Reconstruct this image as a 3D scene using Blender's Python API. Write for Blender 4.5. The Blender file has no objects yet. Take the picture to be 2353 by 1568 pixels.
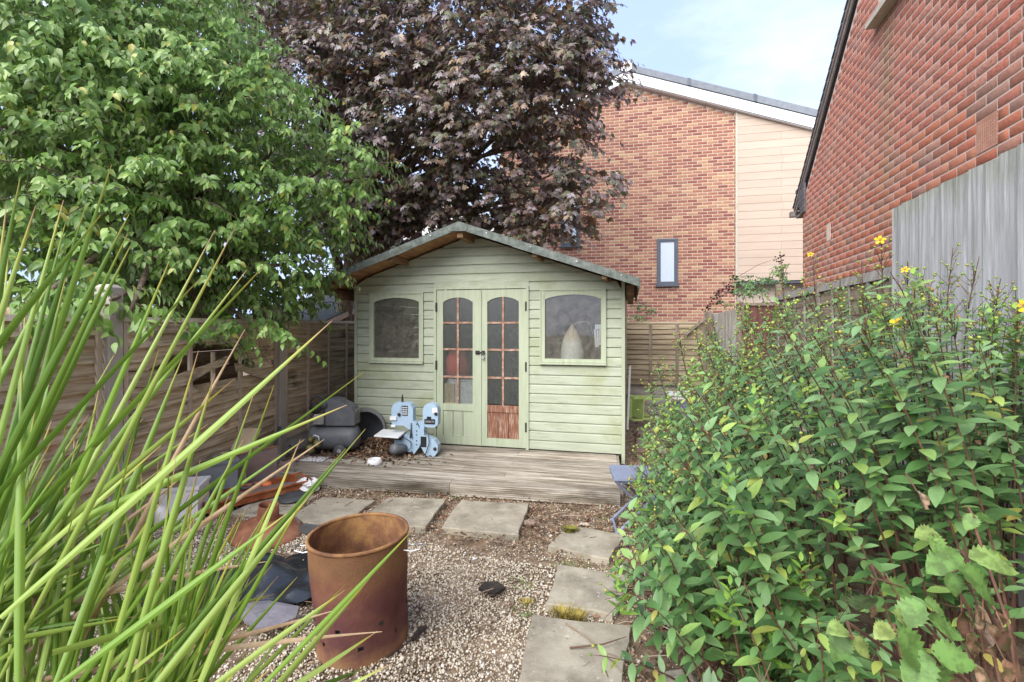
import bpy, math, random
import numpy as np
from mathutils import Vector, Matrix
random.seed(7); RNG = np.random.default_rng(7)
S = bpy.context.scene; COL = S.collection; R = math.radians; U = random.uniform
YAW = R(13.5); SN, CS = math.sin(YAW), math.cos(YAW); FOC = 1140.0; EYE = 1.45

# ------------------------------------------------------------ camera, sky, sun, exposure
cd = bpy.data.cameras.new('camera'); cam = bpy.data.objects.new('camera', cd); COL.objects.link(cam)
cd.sensor_width = 36; cd.lens = 36*FOC/2353; cd.shift_y = -37/2353; cd.clip_start = .02; cd.clip_end = 600
cam.location = (0, 0, EYE); cam.rotation_euler = (R(90), 0, YAW); S.camera = cam
W = bpy.data.worlds.new('World'); S.world = W; W.use_nodes = True
nt = W.node_tree; nt.nodes.clear()
def wn(t, **k):
    n = nt.nodes.new(t)
    for a, v in k.items(): setattr(n, a, v)
    return n
SUN_EL, SUN_AZ = R(40), R(200)          # azimuth clockwise from +Y: behind the camera, a little to the left
sky = wn('ShaderNodeTexSky', sky_type='NISHITA', sun_disc=False, sun_elevation=SUN_EL, sun_rotation=SUN_AZ, dust_density=2.0, air_density=1.0, ozone_density=1.5)
tc = wn('ShaderNodeTexCoord'); mp = wn('ShaderNodeMapping'); mp.inputs['Scale'].default_value = (1.2, 1.2, 3.0)
no = wn('ShaderNodeTexNoise'); no.inputs['Scale'].default_value = 2.2; no.inputs['Detail'].default_value = 7; no.inputs['Roughness'].default_value = .55
cr = wn('ShaderNodeValToRGB'); cr.color_ramp.elements[0].position = .38; cr.color_ramp.elements[0].color = (.84, .84, .84, 1)
cr.color_ramp.elements[1].position = .70; cr.color_ramp.elements[1].color = (.94, .94, .94, 1)
cl = wn('ShaderNodeMix', data_type='RGBA'); cl.inputs[6].default_value = (2.1, 2.7, 4.4, 1); cl.inputs[7].default_value = (3.5, 3.9, 4.9, 1)
cc = wn('ShaderNodeValToRGB'); cc.color_ramp.elements[0].position = .42; cc.color_ramp.elements[1].position = .66
mx = wn('ShaderNodeMix', data_type='RGBA')
bg = wn('ShaderNodeBackground'); bg.inputs['Strength'].default_value = .10; wo = wn('ShaderNodeOutputWorld')
L = nt.links.new
L(tc.outputs['Generated'], mp.inputs[0]); L(mp.outputs[0], no.inputs['Vector']); L(no.outputs['Fac'], cr.inputs[0])
L(no.outputs['Fac'], cc.inputs[0]); L(cc.outputs[0], cl.inputs[0]); L(cl.outputs[2], mx.inputs[7]); L(cr.outputs[0], mx.inputs[0]); L(sky.outputs[0], mx.inputs[6]); L(mx.outputs[2], bg.inputs[0]); L(bg.outputs[0], wo.inputs[0])
sd = bpy.data.lights.new('sun', 'SUN'); sun = bpy.data.objects.new('sun', sd); COL.objects.link(sun)
sd.energy = 2.0; sd.angle = R(60); sd.color = (1, .955, .89)
sdir = Vector((math.sin(SUN_AZ)*math.cos(SUN_EL), math.cos(SUN_AZ)*math.cos(SUN_EL), math.sin(SUN_EL)))
sun.rotation_euler = sdir.to_track_quat('Z', 'Y').to_euler()
S.view_settings.view_transform = 'Standard'; S.view_settings.look = 'None'; S.view_settings.gamma = 1
S.view_settings.exposure = 1.75; S.view_settings.use_curve_mapping = False

# ------------------------------------------------------------ helpers
def at(px, py, t):
    """world point seen at (px, py) of the 2353 px wide photograph, t metres deep"""
    u, v = (px-1176.5)/FOC, (747-py)/FOC
    return Vector((t*(u*CS-SN), t*(u*SN+CS), EYE+v*t))
def tag(o, label=None, cat=None, group=None, kind=None):
    if label: o['label'] = label
    if cat: o['category'] = cat
    if group: o['group'] = group
    if kind: o['kind'] = kind
    return o
def thing(name, label, cat, loc=(0, 0, 0), rz=0, group=None):
    o = bpy.data.objects.new(name, None); COL.objects.link(o); o.location = loc; o.rotation_euler = (0, 0, rz)
    return tag(o, label, cat, group)
def link(name, me, mats, parent=None, world=True):
    o = bpy.data.objects.new(name, me); COL.objects.link(o)
    for m in (mats if isinstance(mats, (list, tuple)) else [mats]):
        if m and not (o.data.materials and m.name in [x.name for x in o.data.materials]): me.materials.append(m)
    if parent:
        o.parent = parent
        if world and parent.type == 'EMPTY': o.matrix_parent_inverse = parent.matrix_basis.inverted()
    return o
class G:
    def __init__(s): s.v = []; s.f = []
    def add(s, vs, fs):
        n = len(s.v); s.v += [tuple(p) for p in vs]; s.f += [tuple(i+n for i in f) for f in fs]; return s
    def box(s, x0, x1, y0, y1, z0, z1, M=None):
        vs = [Vector(p) for p in ((x0,y0,z0),(x1,y0,z0),(x1,y1,z0),(x0,y1,z0),(x0,y0,z1),(x1,y0,z1),(x1,y1,z1),(x0,y1,z1))]
        if M: vs = [M @ p for p in vs]
        return s.add(vs, [(0,3,2,1),(4,5,6,7),(0,1,5,4),(1,2,6,5),(2,3,7,6),(3,0,4,7)])
    def cbox(s, c, sz, rot=(0,0,0), bev=0):
        from mathutils import Euler
        M = Matrix.Translation(c) @ Euler(rot).to_matrix().to_4x4(); x, y, z = [q/2 for q in sz]
        if not bev: return s.box(-x,x,-y,y,-z,z,M)
        b = bev; rings = [(x-b,y-b,-z),(x,y,-z+b),(x,y,z-b),(x-b,y-b,z)]; vs = []
        for (a, d, e) in rings:
            k = b if a == x else 0
            vs += [M @ Vector(p) for p in ((-a+k,-d,e),(a-k,-d,e),(a,-d+k,e),(a,d-k,e),(a-k,d,e),(-a+k,d,e),(-a,d-k,e),(-a,-d+k,e))]
        fs = [tuple(range(7,-1,-1)), tuple(range(24,32))]
        for r in range(3):
            for i in range(8): fs.append((r*8+i, r*8+(i+1)%8, r*8+8+(i+1)%8, r*8+8+i))
        return s.add(vs, fs)
    def tube(s, pts, rad, n=8, cap=True):
        pts = [Vector(p) for p in pts]; m = len(pts); rr = rad if isinstance(rad, (list, tuple)) else [rad]*m
        vs = []; fs = []; ref = None
        for i, p in enumerate(pts):
            d = (pts[min(i+1,m-1)]-pts[max(i-1,0)]).normalized()
            if ref is None: ref = Vector((0,0,1)) if abs(d.z) < .9 else Vector((1,0,0))
            a = d.cross(ref)
            if a.length < 1e-4: a = d.cross(Vector((0,1,.3)))
            a.normalize(); b = d.cross(a); ref = a.cross(d) if True else ref
            for k in range(n):
                t = 2*math.pi*k/n; vs.append(p+(a*math.cos(t)+b*math.sin(t))*rr[i])
        for i in range(m-1):
            for k in range(n): fs.append((i*n+k, i*n+(k+1)%n, i*n+n+(k+1)%n, i*n+n+k))
        if cap: fs += [tuple(range(n-1,-1,-1)), tuple(range((m-1)*n, m*n))]
        return s.add(vs, fs)
    def lathe(s, prof, n=24, M=None, skip=None, cap=False):
        vs = []; fs = []; m = len(prof)
        for i, (r, z) in enumerate(prof):
            for k in range(n):
                t = 2*math.pi*k/n; p = Vector((r*math.cos(t), r*math.sin(t), z)); vs.append(M @ p if M else p)
        for i in range(m-1):
            for k in range(n):
                if skip and (i, k) in skip: continue
                fs.append((i*n+k, i*n+(k+1)%n, i*n+n+(k+1)%n, i*n+n+k))
        if cap: fs += [tuple(range(n-1,-1,-1)), tuple(range((m-1)*n, m*n))]
        return s.add(vs, fs)
    def prism(s, poly, a0, a1, axis='x', M=None):
        """poly in the two other axes, extruded from a0 to a1 (numbers or functions of the polygon point)"""
        n = len(poly); vs = []
        for a in (a0, a1):
            for p in poly:
                q = a(p) if callable(a) else a
                w = Vector({'x':(q,p[0],p[1]),'y':(p[0],q,p[1]),'z':(p[0],p[1],q)}[axis]); vs.append(M @ w if M else w)
        return s.add(vs, [tuple(range(n-1,-1,-1)), tuple(range(n,2*n))]+[(i,(i+1)%n,n+(i+1)%n,n+i) for i in range(n)])
    def arch(s, x0, x1, zs, rise, zt, y0, y1, n=12):
        vs = []; fs = []
        for i in range(n+1):
            q = i/n; x = x0+(x1-x0)*q; z = zs+rise*(1-(2*q-1)**2)**.8
            vs += [(x,y0,z),(x,y0,zt),(x,y1,z),(x,y1,zt)]
        for i in range(n):
            a = 4*i; fs += [(a,a+4,a+5,a+1),(a+2,a+3,a+7,a+6),(a,a+2,a+6,a+4)]
        return s.add(vs, fs)
    def build(s, name, m, parent=None, smooth=False, world=True):
        me = bpy.data.meshes.new(name); me.from_pydata(s.v, [], s.f); me.update()
        if smooth: me.polygons.foreach_set('use_smooth', [True]*len(me.polygons))
        return link(name, me, m, parent, world)
def np_mesh(name, V, F):
    me = bpy.data.meshes.new(name); n, k = F.shape
    me.vertices.add(len(V)); me.vertices.foreach_set('co', V.astype(np.float32).ravel())
    me.loops.add(n*k); me.loops.foreach_set('vertex_index', F.astype(np.int32).ravel())
    me.polygons.add(n); me.polygons.foreach_set('loop_start', np.arange(0, n*k, k, dtype=np.int32)); me.update(calc_edges=True)
    return me
def frames(P, A, N, sc, wsc=None):
    """4x4 matrices: local y along A, local z near N"""
    A = A/np.linalg.norm(A, axis=1, keepdims=True); X = np.cross(A, N); X /= np.linalg.norm(X, axis=1, keepdims=True)+1e-9
    Z = np.cross(X, A); M = np.zeros((len(P), 4, 4)); sc = np.asarray(sc)[:, None]; ws = sc if wsc is None else np.asarray(wsc)[:, None]
    M[:, :3, 0] = X*ws; M[:, :3, 1] = A*sc; M[:, :3, 2] = Z*sc; M[:, :3, 3] = P; M[:, 3, 3] = 1
    return M
def merged(name, tpl, Ms, m, parent=None, smooth=False):
    tv, tf = tpl; V = np.einsum('nij,vj->nvi', Ms[:, :3, :3], tv)+Ms[:, None, :3, 3]
    F = tf[None]+(np.arange(len(Ms))*len(tv))[:, None, None]
    me = np_mesh(name, V.reshape(-1, 3), F.reshape(-1, tf.shape[1]))
    if smooth: me.polygons.foreach_set('use_smooth', np.ones(len(me.polygons), bool))
    return link(name, me, m, parent)
def scatter(part, rest, tpl, Ms, m, parent, n=300, smooth=False, occl=True, ok=None):
    """the n that show largest become parts of their own (shared mesh), the rest one stuff part"""
    P = Ms[:, :3, 3]+Ms[:, :3, 1]*.5; d = -P[:, 0]*SN+P[:, 1]*CS; l = P[:, 0]*CS+P[:, 1]*SN; dd = np.maximum(d, .05)
    x = 1176.5+FOC*l/dd; y = 747-FOC*(P[:, 2]-EYE)/dd; vis = (d > .2)&(x > 15)&(x < 2338)&(y > 15)&(y < 1553)
    if ok is not None: vis &= ok
    sz = np.linalg.norm(Ms[:, :3, 1], axis=1)/dd
    if occl:
        cx = np.clip(x/16, 0, 147).astype(int); cy = np.clip(y/16, 0, 97).astype(int); mn = np.full((148, 98), 1e9)
        np.minimum.at(mn, (cx[vis], cy[vis]), d[vis]); vis &= d <= mn[cx, cy]+.06
    sc = np.where(vis, sz, -1); top = np.argsort(-sc)[:n]; top = top[sc[top] > 0]
    me = np_mesh(part, tpl[0], tpl[1]); me.materials.append(m)
    if smooth: me.polygons.foreach_set('use_smooth', np.ones(len(me.polygons), bool))
    inv = parent.matrix_basis.inverted()
    for i in top:
        o = bpy.data.objects.new(part, me); COL.objects.link(o); o.parent = parent; o.matrix_parent_inverse = inv
        o.matrix_basis = Matrix(Ms[i].tolist())
    keep = np.ones(len(Ms), bool); keep[top] = False
    if keep.any(): merged(rest, tpl, Ms[keep], m, parent, smooth)['kind'] = 'stuff'
def inside(poly, x, y):
    c = False; n = len(poly)
    for i in range(n):
        (x1, y1), (x2, y2) = poly[i], poly[(i+1) % n]
        if (y1 > y) != (y2 > y) and x < (x2-x1)*(y-y1)/(y2-y1)+x1: c = not c
    return c

# ------------------------------------------------------------ materials
BRICKS = False
def ramp(t, src, stops):
    r = t.nodes.new('ShaderNodeValToRGB'); e = r.color_ramp.elements
    while len(e) < len(stops): e.new(.5)
    for i, (p, c) in enumerate(stops): e[i].position = p; e[i].color = (*c, 1) if len(c) == 3 else c
    t.links.new(src, r.inputs[0]); return r.outputs[0]
def rand(t):
    g = t.nodes.new('ShaderNodeNewGeometry'); o = t.nodes.new('ShaderNodeObjectInfo'); a = t.nodes.new('ShaderNodeMath'); b = t.nodes.new('ShaderNodeMath')
    b.operation = 'FRACT'; t.links.new(g.outputs['Random Per Island'], a.inputs[0]); t.links.new(o.outputs['Random'], a.inputs[1]); t.links.new(a.outputs[0], b.inputs[0])
    return b.outputs[0]
def noise(t, scale, stretch=(1,1,1), detail=6, rough=.6, dist=0, coord='Object'):
    c = t.nodes.new('ShaderNodeTexCoord'); m = t.nodes.new('ShaderNodeMapping'); n = t.nodes.new('ShaderNodeTexNoise')
    if BRICKS: c = t.nodes.new('ShaderNodeNewGeometry'); coord = 'Position'
    m.inputs['Scale'].default_value = stretch; t.links.new(c.outputs[coord], m.inputs[0]); t.links.new(m.outputs[0], n.inputs['Vector'])
    n.inputs['Scale'].default_value = scale; n.inputs['Detail'].default_value = detail; n.inputs['Roughness'].default_value = rough; n.inputs['Distortion'].default_value = dist
    return n.outputs['Fac']
def mix(t, fac, a, b, mode='MIX'):
    m = t.nodes.new('ShaderNodeMix'); m.data_type = 'RGBA'; m.blend_type = mode
    for i, q in ((0, fac), (6, a), (7, b)):
        if hasattr(q, 'links'): t.links.new(q, m.inputs[i])
        else: m.inputs[i].default_value = q if i == 0 else (*q, 1)
    return m.outputs[2]
def mat(name, stops, scale=5, stretch=(1,1,1), rough=.85, bump=.25, bscale=None, rnd=0, rstops=None, metal=0, spec=.3, dist=0, dirt=(), bstretch=None, hook=None, detail=6):
    m = bpy.data.materials.new(name); m.use_nodes = True; t = m.node_tree; p = t.nodes['Principled BSDF']
    col = ramp(t, noise(t, scale, stretch, detail, .62, dist), stops)
    if rstops:
        rc = ramp(t, rand(t), rstops); rc.node.color_ramp.interpolation = 'LINEAR'; col = mix(t, 1, rc, col, 'MULTIPLY')
    if rnd:
        h = t.nodes.new('ShaderNodeHueSaturation'); mr = t.nodes.new('ShaderNodeMapRange'); t.links.new(rand(t), mr.inputs[0])
        mr.inputs[3].default_value = 1-rnd; mr.inputs[4].default_value = 1+rnd; t.links.new(mr.outputs[0], h.inputs['Value']); t.links.new(col, h.inputs['Color']); col = h.outputs[0]
    for (dc, ds, lo, hi, dst) in dirt:
        f = ramp(t, noise(t, ds, dst, 6, .65), [(lo, (0,0,0)), (hi, (1,1,1))]); col = mix(t, f, col, dc)
    if hook: col = hook(t, col)
    t.links.new(col, p.inputs['Base Color']); p.inputs['Roughness'].default_value = rough; p.inputs['Metallic'].default_value = metal
    p.inputs['Specular IOR Level'].default_value = spec
    if bump:
        b = t.nodes.new('ShaderNodeBump'); b.inputs['Strength'].default_value = bump; b.inputs['Distance'].default_value = .01
        t.links.new(noise(t, bscale or scale*6, bstretch or stretch, 6, .65), b.inputs['Height']); t.links.new(b.outputs[0], p.inputs['Normal'])
    return m
def leafmat(name, stops, rough=.42, trans=.22, back=1.25, spec=.45, vein=.12, vs=9):
    m = bpy.data.materials.new(name); m.use_nodes = True; t = m.node_tree; p = t.nodes['Principled BSDF']; out = t.nodes['Material Output']
    col = ramp(t, rand(t), stops); nz = noise(t, vs, (1,1,1), 3, .6)
    col = mix(t, ramp(t, nz, [(.40, (vein,)*3), (.56, (0,0,0))]), col, (.03, .04, .01))
    g = t.nodes.new('ShaderNodeNewGeometry'); h = t.nodes.new('ShaderNodeHueSaturation'); h.inputs['Value'].default_value = back; h.inputs['Saturation'].default_value = .75
    t.links.new(col, h.inputs['Color']); c2 = mix(t, g.outputs['Backfacing'], col, h.outputs[0])
    t.links.new(c2, p.inputs['Base Color']); p.inputs['Roughness'].default_value = rough; p.inputs['Specular IOR Level'].default_value = spec
    tr = t.nodes.new('ShaderNodeBsdfTranslucent'); t.links.new(c2, tr.inputs[0]); ms = t.nodes.new('ShaderNodeMixShader'); ms.inputs[0].default_value = trans
    t.links.new(p.outputs[0], ms.inputs[1]); t.links.new(tr.outputs[0], ms.inputs[2]); t.links.new(ms.outputs[0], out.inputs[0])
    return m
def glass(name, tint=(.5,.55,.55), dirty=.3, rough=.05, sc=30, st=(1,1,1), refl=.02):
    m = bpy.data.materials.new(name); m.use_nodes = True; t = m.node_tree; p = t.nodes['Principled BSDF']; out = t.nodes['Material Output']
    p.inputs['Base Color'].default_value = (*tint, 1); p.inputs['Roughness'].default_value = .6
    tp = t.nodes.new('ShaderNodeBsdfTransparent'); tp.inputs[0].default_value = (.94,.96,.95,1)
    a = t.nodes.new('ShaderNodeMixShader'); f = ramp(t, noise(t, sc, st, 6, .7), [(.3, (dirty*.3,)*3), (.75, (min(1,dirty*1.8),)*3)])
    t.links.new(f, a.inputs[0]); t.links.new(tp.outputs[0], a.inputs[1]); t.links.new(p.outputs[0], a.inputs[2])
    gl = t.nodes.new('ShaderNodeBsdfGlossy'); gl.inputs['Roughness'].default_value = rough; fr = t.nodes.new('ShaderNodeFresnel'); fr.inputs[0].default_value = 1.5
    ad = t.nodes.new('ShaderNodeMath'); ad.operation = 'ADD'; ad.inputs[1].default_value = refl; t.links.new(fr.outputs[0], ad.inputs[0])
    b = t.nodes.new('ShaderNodeMixShader'); t.links.new(ad.outputs[0], b.inputs[0]); t.links.new(a.outputs[0], b.inputs[1]); t.links.new(gl.outputs[0], b.inputs[2])
    t.links.new(b.outputs[0], out.inputs[0]); return m
def posramp(axis, lo, hi, stops, amount=1, wob=.12, ns=6):
    """colour by height on the object itself, with a ragged edge (heat stains, algae)"""
    def hook(t, col):
        c = t.nodes.new('ShaderNodeTexCoord'); s = t.nodes.new('ShaderNodeSeparateXYZ'); t.links.new(c.outputs['Object'], s.inputs[0])
        r = t.nodes.new('ShaderNodeMapRange'); r.inputs[1].default_value = lo; r.inputs[2].default_value = hi; t.links.new(s.outputs[axis], r.inputs[0])
        n = noise(t, ns, (1,1,.5), 5, .65); a = t.nodes.new('ShaderNodeMath'); a.operation = 'MULTIPLY_ADD'; a.inputs[1].default_value = wob*4; a.inputs[2].default_value = -wob*2
        t.links.new(n, a.inputs[0]); b = t.nodes.new('ShaderNodeMath'); t.links.new(r.outputs[0], b.inputs[0]); t.links.new(a.outputs[0], b.inputs[1])
        return mix(t, amount, col, mix(t, .24, ramp(t, b.outputs[0], stops), col))
    return hook
GREEN = mat('sage_paint', [(.3,(.335,.37,.275)),(.55,(.395,.435,.33)),(.8,(.455,.49,.385))], 3, (1,1,6), .62, .12, 60, spec=.35,
            dirt=[((.12,.12,.065), 7, .58, .80, (.5,.5,9)), ((.28,.30,.16), 2.2, .52, .74, (1,1,1)), ((.20,.15,.10), 26, .70, .76, (.6,1,1.4)), ((.55,.58,.47), 5, .64, .74, (.6,1,5))], rnd=.04)
GREEN2 = mat('sage_paint_worn', [(.3,(.335,.38,.265)),(.7,(.42,.465,.34))], 4, (6,1,.6), .65, .18, 50, dirt=[((.24,.13,.07), 9, .64, .76, (4,1,.6)), ((.16,.17,.10), 5, .60, .82, (3,1,.5))])
BAREWOOD = mat('stripped_red_wood', [(.3,(.13,.055,.033)),(.5,(.23,.105,.065)),(.72,(.42,.29,.21))], 14, (5,1,.6), .75, .3, 60, dirt=[((.55,.48,.40), 12, .60, .70, (5,1,.5))])
BARS = mat('peeling_glazing_bars', [(.3,(.17,.08,.05)),(.52,(.32,.19,.13)),(.7,(.50,.42,.34))], 25, (1,1,1), .7, .3, 80)
FELT = mat('roofing_felt', [(.3,(.07,.085,.075)),(.5,(.125,.145,.13)),(.75,(.22,.24,.215))], 18, (1,1,1), .95, .5, 160, dirt=[((.42,.45,.42), 5, .66, .74, (1,1,3)), ((.07,.09,.04), 6, .6, .8, (1,1,1))])
SOFFIT = mat('brown_soffit_ply', [(.3,(.22,.11,.05)),(.55,(.42,.23,.11)),(.8,(.54,.33,.17))], 5, (4,.5,1), .8, .2, 40)
RAFTER = mat('brown_rafter', [(.3,(.15,.08,.04)),(.7,(.32,.20,.11))], 6, (3,.6,3), .8, .3, 40)
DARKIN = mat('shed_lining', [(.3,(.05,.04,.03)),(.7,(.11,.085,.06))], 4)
DECK = mat('weathered_decking', [(.28,(.085,.07,.05)),(.44,(.22,.19,.145)),(.58,(.37,.335,.28)),(.75,(.52,.485,.42))], 5, (.4,6,3), .9, .4, 40, (.18), bstretch=(.3,4,2), dirt=[((.06,.045,.03), 2.4, .56, .72, (.5,1.6,1)), ((.26,.13,.06), 3.2, .68, .8, (1,1,1))])
SLAB = mat('paving_concrete', [(.3,(.23,.20,.15)),(.55,(.34,.305,.235)),(.8,(.44,.395,.31))], 6, (1,1,1), .92, .35, 90, .07, dirt=[((.15,.135,.10), 3.5, .50, .74, (1,1,1)), ((.50,.47,.40), 34, .62, .70, (1,1,1)), ((.12,.105,.075), 28, .63, .72, (1,1,1)), ((.20,.20,.07), 8, .66, .78, (1,1,1))])
SOIL = mat('garden_soil', [(.3,(.085,.055,.034)),(.5,(.18,.125,.08)),(.7,(.32,.245,.165))], 9, (1,1,1), .97, .8, 60, dirt=[((.30,.25,.19), 24, .52, .66, (1,1,1)), ((.05,.07,.02), 3, .64, .78, (1,1,1))])
PEB = mat('pea_gravel', [(.3,(.8,.8,.8)),(.7,(1,1,1))], 60, rough=.8, bump=.1, rstops=[(0,(.13,.10,.07)),(.16,(.34,.27,.185)),(.38,(.54,.46,.335)),(.58,(.68,.61,.48)),(.75,(.42,.375,.31)),(.89,(.80,.75,.64)),(1,(.24,.17,.115))])
LITTER = mat('dead_leaf_litter', [(.3,(.7,.7,.7)),(.7,(1,1,1))], 30, rough=.9, bump=0, rstops=[(0,(.07,.04,.025)),(.3,(.17,.095,.055)),(.6,(.27,.15,.085)),(.85,(.38,.26,.16)),(1,(.48,.38,.26))])
TWIG = mat('dry_twigs', [(.3,(.8,.8,.8)),(.7,(1,1,1))], 30, rough=.9, bump=0, rstops=[(0,(.05,.032,.022)),(.5,(.15,.09,.055)),(.85,(.33,.25,.17)),(1,(.52,.46,.37))])
def slatmat(name, a, b, c, st, **k): return mat(name, [(.3,a),(.52,b),(.75,c)], 6, st, .9, .45, 30, .17, bstretch=st, **k)
SLAT_L = slatmat('weathered_waney_wood', (.22,.16,.095),(.50,.405,.265),(.70,.61,.455), (1.6,.4,9), dirt=[((.05,.045,.03), 2.2, .56, .74, (1,1,2)), ((.40,.34,.25), 3, .58, .72, (1,.6,5)), ((.30,.13,.045), 2.6, .6, .76, (1,1,2))])
SLAT_B = slatmat('brown_lap_wood', (.17,.13,.085),(.30,.245,.165),(.46,.39,.28), (.4,1.6,9), dirt=[((.10,.10,.045), 2, .6, .78, (1,1,1))])
SLAT_R = slatmat('dark_lap_wood', (.14,.11,.075),(.25,.205,.145),(.38,.33,.24), (1.6,.4,9))
BATTEN = mat('pale_fence_batten', [(.3,(.42,.33,.24)),(.7,(.60,.51,.41))], 5, (3,3,.5), .85, .3, 30, .12)
DKPOST = mat('dark_fence_post', [(.3,(.12,.095,.07)),(.55,(.21,.175,.135)),(.8,(.33,.29,.24))], 6, (4,4,.5), .9, .4, 30, .1)
CONC = mat('concrete_post', [(.3,(.38,.345,.29)),(.7,(.52,.48,.42))], 6, (1,1,1), .9, .3, 120, .05, dirt=[((.17,.17,.11), 3, .60, .8, (1,1,.6))])
GRAVB = mat('white_gravel_board', [(.3,(.55,.55,.52)),(.7,(.70,.70,.67))], 4, rough=.8, dirt=[((.25,.22,.17), 4, .62, .8, (1,1,2))])
ROCKB = mat('rockface_gravel_board', [(.3,(.22,.21,.18)),(.7,(.38,.36,.32))], 8, (1,1,2.5), .95, 1.0, 14, dirt=[((.10,.11,.06), 3, .6, .8, (1,1,1))])
CLOSEB = mat('grey_feather_board', [(.3,(.28,.28,.285)),(.5,(.46,.46,.465)),(.7,(.62,.62,.635))], 7, (5,5,.35), .9, .4, 40, .12, bstretch=(8,8,.4),
             hook=posramp('Z', 1.7, 2.42, [(0,(.48,.48,.485)),(.70,(.46,.46,.44)),(.93,(.26,.28,.14)),(1,(.15,.18,.05))], .5, .2, 5), dirt=[((.20,.20,.19), 4, .48, .64, (7,7,.20)), ((.72,.72,.74), 4, .56, .68, (7,7,.3)), ((.14,.12,.10), 6, .68, .74, (2,2,1))])
REDB = mat('red_brown_board', [(.3,(.085,.035,.03)),(.7,(.17,.085,.07))], 6, (5,5,.4), .85, .3, 40, .25)
GREYB = mat('grey_board', [(.3,(.16,.15,.13)),(.7,(.32,.31,.28))], 6, (5,5,.4), .9, .3, 40, .15)
def algae(t, col):
    """green-brown run-off stain below the end of the window sill"""
    g_ = t.nodes.new('ShaderNodeNewGeometry'); x = t.nodes.new('ShaderNodeSeparateXYZ'); t.links.new(g_.outputs['Position'], x.inputs[0])
    a = ramp(t, x.outputs['Y'], [(0,(0,0,0)),(1,(1,1,1))]); r = t.nodes.new('ShaderNodeMapRange'); r.inputs[1].default_value = 5.05; r.inputs[2].default_value = 5.75; t.links.new(x.outputs['Y'], r.inputs[0])
    a = ramp(t, r.outputs[0], [(.15,(0,0,0)),(.5,(.8,)*3),(.85,(0,0,0))]); z = t.nodes.new('ShaderNodeMapRange'); z.inputs[1].default_value = 2.2; z.inputs[2].default_value = 4.42; t.links.new(x.outputs['Z'], z.inputs[0])
    b = ramp(t, z.outputs[0], [(0,(.15,)*3),(.98,(.9,)*3),(1,(0,0,0))]); k = mix(t, 1, a, b, 'MULTIPLY'); k = mix(t, 1, k, ramp(t, noise(t, 5, (1,1,.4), 5), [(.3,(.35,)*3),(.6,(1,1,1))]), 'MULTIPLY')
    return mix(t, k, col, (.22,.19,.095))
MORT1 = mat('buff_mortar', [(.3,(.58,.475,.385)),(.7,(.68,.57,.475))], 20, bump=.2)
MORT2 = mat('pink_mortar', [(.3,(.58,.455,.38)),(.7,(.68,.55,.47))], 20, bump=.2)
BRICKS = True
BRK1 = mat('multi_red_brick', [(.3,(.82,.82,.82)),(.7,(1.08,1.08,1.08))], 22, rough=.9, bump=.3, bscale=120, rstops=[(0,(.27,.10,.075)),(.18,(.32,.135,.095)),(.38,(.38,.17,.11)),(.58,(.42,.20,.13)),(.8,(.46,.25,.15)),(.93,(.52,.33,.19)),(1,(.26,.095,.08))])
BRK2 = mat('red_facing_brick', [(.3,(.80,.80,.80)),(.7,(1.08,1.08,1.08))], 12, (1,1,1), .88, .6, 40, rstops=[(0,(.34,.19,.14)),(.2,(.43,.145,.085)),(.42,(.50,.18,.105)),(.6,(.51,.22,.135)),(.75,(.40,.225,.165)),(.9,(.50,.17,.11)),(1,(.32,.19,.15))], hook=algae)
BRK3 = mat('rustic_facing_brick', [(.3,(.62,.60,.60)),(.5,(1,.96,.95)),(.7,(1.15,1.12,1.1))], 30, (1,1,1.6), .9, 1.0, 34, rstops=[(0,(.44,.185,.13)),(.3,(.50,.185,.125)),(.6,(.52,.205,.14)),(.85,(.50,.25,.18)),(1,(.42,.20,.15))], hook=algae)
BRICKS = False
CLAD = mat('buff_cladding', [(.3,(.53,.415,.325)),(.7,(.59,.475,.38))], 3, (.4,1,3), .8, .15, 30, .04)
WHITE = mat('white_upvc', [(.3,(.74,.75,.76)),(.7,(.80,.81,.82))], 4, rough=.45, bump=0)
CREAM = mat('cream_sill_paint', [(.3,(.46,.42,.33)),(.7,(.60,.57,.48))], 8, rough=.7, bump=.1)
SLATE = mat('grey_roof_tile', [(.3,(.18,.20,.225)),(.7,(.27,.29,.32))], 8, rough=.7, bump=.2, rnd=.1)
ANTH = mat('anthracite_frame', [(.3,(.09,.105,.135)),(.7,(.12,.135,.165))], 8, rough=.4, bump=0)
VERGE = mat('dark_verge', [(.3,(.17,.145,.13)),(.7,(.30,.265,.24))], 8, rough=.85, bump=.3, rnd=.15)
TILE = mat('dark_clay_tile', [(.3,(.10,.095,.10)),(.7,(.17,.16,.165))], 10, rough=.8, bump=.3, rnd=.2)
PANE = glass('dusty_window_glass', (.36,.34,.29), .15, .03, 14, refl=.03)
FROST = glass('frosted_dirty_glass', (.15,.165,.145), .20, .25, 40, (2.2,1,.7), .0)
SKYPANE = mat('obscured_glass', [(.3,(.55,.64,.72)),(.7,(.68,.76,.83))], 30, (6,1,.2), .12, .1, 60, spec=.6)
RUST = mat('burnt_rusty_steel', [(.30,(.06,.028,.022)),(.46,(.15,.062,.042)),(.58,(.27,.125,.06)),(.72,(.42,.24,.10))], 6, (1,1,1), .78, .35, 70, metal=.15, detail=9,
           hook=posramp('Z', .0, .5, [(0,(.34,.21,.10)),(.08,(.24,.12,.065)),(.18,(.10,.040,.044)),(.52,(.12,.043,.045)),(.68,(.15,.062,.043)),(.84,(.21,.115,.052)),(1,(.20,.105,.05))], 1, .12, 5), dirt=[((.05,.022,.015), 8, .62, .78, (1,1,1.5))])
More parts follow.
